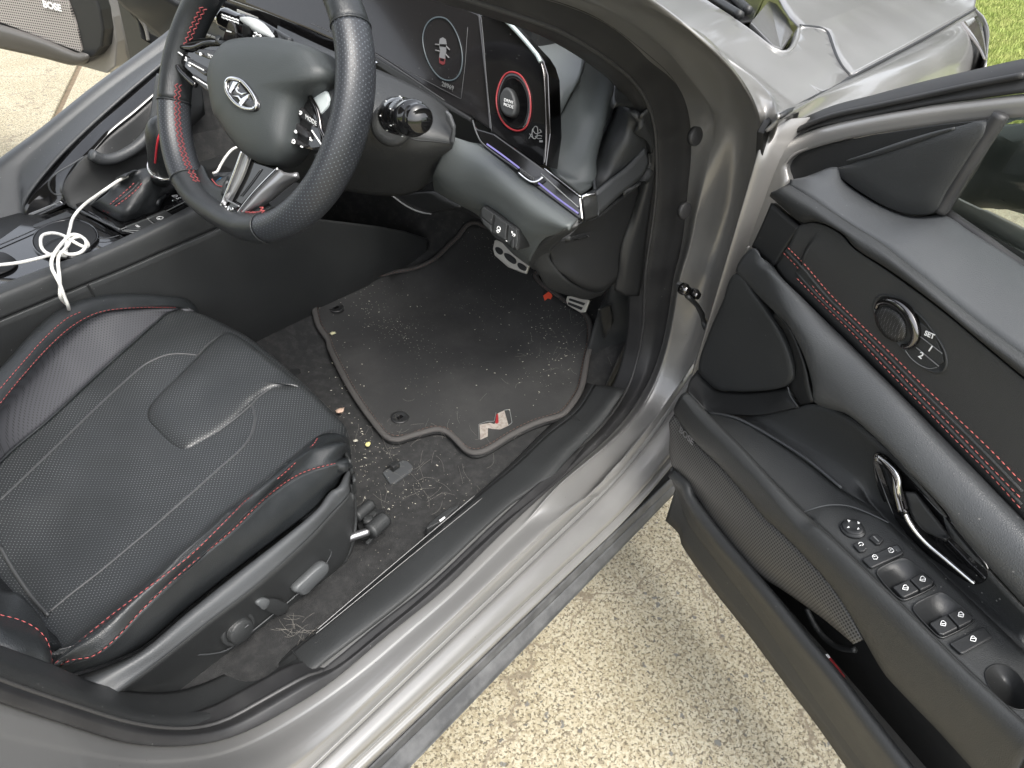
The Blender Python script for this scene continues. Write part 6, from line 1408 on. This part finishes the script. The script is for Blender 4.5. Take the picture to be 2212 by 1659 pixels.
lz = Wl(12, '1040,925 1080,925 1040,960 1090,955 1030,1000 1095,990 1030,1030 1105,1030 1050,1060 1115,1075', .006); tube('red_lacing', lz, .0008, RED, wheel, seg=5, smooth=False)
lz = Wl(12, '560,640 600,690 640,712 690,715', .006)
tube('red_lacing', lz, .0009, LACE, wheel, seg=5)
kr = tag(tube('keyring_tag', L(12, '1545,625 1560,690 1575,750', 'x', .12), .003, SAT, None, seg=6), 'small silver strip hanging below the steering column', 'key')
# ================================================================== loose things
cz = .622
cb = []
def cable_z(pts, zs): return L(13, pts, 'z', zs)
path = L(12, '830,300 760,350 690,440 640,530 570,585', 'z', .66)
cpts = cable_z('1290,195 1180,250 1060,330 960,400 850,480 770,560 720,640 700,720 680,800 660,900 655,1000', [.668, .672, .668, .655, .64, .63, .626, .622, .618, .612, .612]) 
c1 = tag(tube('charging_cable', list(reversed(path)) [:0] + cpts + cable_z('700,1000 600,990 500,985 430,940 405,870 420,800 480,775 560,775 660,810 740,860 830,905', [.612, .618, .626, .63, .632, .632, .63, .632, .638, .636, .630]) +
    cable_z('880,900 860,850 800,800 740,785 690,800 640,850 580,920 540,980 515,1050 520,1130 560,1210 600,1290 640,1400 680,1500 690,1570', [.628, .632, .636, .640, .642, .642, .642, .64, .636, .632, .628, .618, .60, .58, .54]), .0024, CAB, None, seg=8, m=320),
    'white charging cable knotted over the cup holder and hanging down the console', 'cable')
c2 = tube('cable_strand', cable_z('-200,1110 0,1090 200,1065 400,1020 500,990 600,960 700,985 790,970 850,920 860,860 830,820 780,810 720,830 680,890 640,940 590,1000 580,1080 590,1180 600,1300 600,1400 640,1460 700,1500 820,1520', [.612, .615, .618, .624, .630, .634, .636, .638, .640, .640, .638, .636, .636, .634, .636, .636, .634, .628, .615, .60, .58, .555, .52]), .0024, CAB, c1, seg=8, m=320)
tube('cable_strand', L(12, '830,312 760,350 700,420 650,500 610,570 570,585', 'z', [.66, .66, .658, .655, .65, .648]), .0024, CAB, c1, seg=8, m=50)
# litter on the carpet
ORG = mat('orange_scrap', (.75, .09, .04), .5)
FZ = lambda x, y: fz(x, y) + .012
sc1 = tag(plate('paper_scrap', L(5, '1292,298 1310,285 1330,268 1340,275 1348,300 1338,318 1320,312 1302,326', 'h', FZ, .003), ORG, None, .0015, .0003), 'small bright orange paper scrap on the floor mat near the accelerator', 'scrap')
CRB = mat('crumb', (.40, .38, .32), .8)
def blob(name, zn, c, r, m_, label, cat_, fl=.4):
    q = L(zn, [c], 'h', FZ, .002)[0]; V = []
    bm = bmesh.new(); bmesh.ops.create_icosphere(bm, subdivisions=2, radius=r)
    for v in bm.verts: k = 1 + random.uniform(-.35, .35); v.co = Vector((v.co.x * k * 1.3, v.co.y * k, v.co.z * k * fl)) + Vector(q)
    me = bpy.data.meshes.new(name); bm.to_mesh(me); bm.free(); o = link(name, me, m_, None); tag(o, label, cat_); return o
blob('tissue_scrap', 5, (76, 988), .0065, mat('tissue', (.5, .36, .28), .9), 'crumpled pinkish tissue scrap on the carpet beside the seat front', 'scrap')
blob('dry_petal', 5, (244, 1188), .0045, mat('yellow_petal', (.65, .6, .25), .7), 'pale yellow petal on the carpet just off the floor mat', 'petal', .3)
blob('dry_petal', 4, (1998, 522), .0048, mat('cream_petal', (.7, .66, .42), .7), 'cream petal lying on the rear edge of the floor mat', 'petal', .25)
blob('white_chip', 4, (2135, 1168), .003, CRB, 'white chip on the carpet beside the seat cushion corner', 'crumb')
# fine debris as one mass
V = []; Fc = []
def bit(q, l, w_, a, tilt=0):
    i = len(V); dx, dy = math.cos(a) * l, math.sin(a) * l; nx, ny = -math.sin(a) * w_, math.cos(a) * w_
    for s1, s2 in ((-1, -1), (1, -1), (1, 1), (-1, 1)): V.append((q[0] + dx * s1 + nx * s2, q[1] + dy * s1 + ny * s2, q[2] + .0008 + abs(tilt) * (s1 + 1)))
    V.append((q[0], q[1], q[2] + w_ * 1.2 + .001)); Fc.extend([(i, i + 1, i + 4), (i + 1, i + 2, i + 4), (i + 2, i + 3, i + 4), (i + 3, i, i + 4)])
cl_ = [(5, 1380, 600, 190, 260, 330), (5, 380, 400, 260, 170, 170), (5, 500, 1480, 300, 140, 150), (5, 250, 1300, 150, 160, 70), (5, 900, 700, 480, 380, 110), (5, 1150, 420, 200, 220, 90), (4, 2050, 700, 120, 330, 130), (4, 2150, 1200, 60, 260, 70), (7, 1800, 700, 160, 220, 60), (9, 500, 130, 260, 120, 90), (5, 1250, 820, 160, 200, 50)]
for zn, x, y, sx, sy, n_ in cl_:
    for _ in range(int(n_ * .34)):
        q = L(zn, [(random.gauss(x, sx * .6), random.gauss(y, sy * .6))], 'h', FZ)[0]
        if -.62 < q[1] < -.08 and q[0] > -.35: s_ = random.random() ** 2; bit(q, .0005 + .0016 * s_ * s_, .0004 + .0005 * s_ * s_, random.uniform(0, 6.28))
o = mesh('crumbs', V, Fc, CRB, None, False); tag(o, 'pale crumbs and bits of grass scattered over the driver footwell', 'crumbs', kind='stuff')
# pale hairs
V = []; Fc = []; hp = mat('hair', (.16, .15, .135), .7); hairs = []
hb = None
VV = []; FF = []
def hair(zn, x, y, ln):
    a = random.uniform(0, 6.28); k = random.uniform(-.22, .22); p = [x, y]; pts = []
    for i in range(8):
        pts.append(tuple(p)); p = [p[0] + math.cos(a) * ln / 8, p[1] + math.sin(a) * ln / 8]; a += k + random.uniform(-.2, .2)
    P = L(zn, pts, 'h', FZ, .001)
    for i in range(7):
        j = len(VV); s_ = A3(-(P[i + 1] - P[i])[1], (P[i + 1] - P[i])[0], 0); s_ = s_ / (np.linalg.norm(s_) + 1e-9) * .00014
        VV.extend([P[i] - s_, P[i] + s_, P[i + 1] + s_, P[i + 1] - s_, (P[i] + P[i + 1]) / 2 + UP * .0004]); FF.extend([(j, j + 1, j + 4), (j + 1, j + 2, j + 4), (j + 2, j + 3, j + 4), (j + 3, j, j + 4)])
for _ in range(26): hair(7, random.gauss(1790, 60), random.gauss(830, 50), 110)
for _ in range(40): hair(5, random.gauss(480, 260), random.gauss(1450, 130), 130)
for _ in range(30): hair(5, random.gauss(500, 260), random.gauss(1120, 60), 90)
for _ in range(25): hair(5, random.gauss(1300, 160), random.gauss(600, 200), 70)
o = mesh('hairs', VV, FF, hp, None, False); tag(o, 'fine pale hairs tangled on the carpet around the seat rail', 'hairs', kind='stuff')
# lint patch
# things in the door pocket and beyond the door glass
db = tag(plate('pocket_leaflet', D_(8, '1005,985 1025,980 1080,1050 1130,1118 1110,1110 1050,1040', .07), REDG, None, .004, .001), 'red and white leaflet edge standing in the driver door pocket', 'leaflet')
plate('leaflet_corner', D_(8, '1003,980 1022,976 1040,1000 1028,1010', .072), WHT, db, .004, .001)
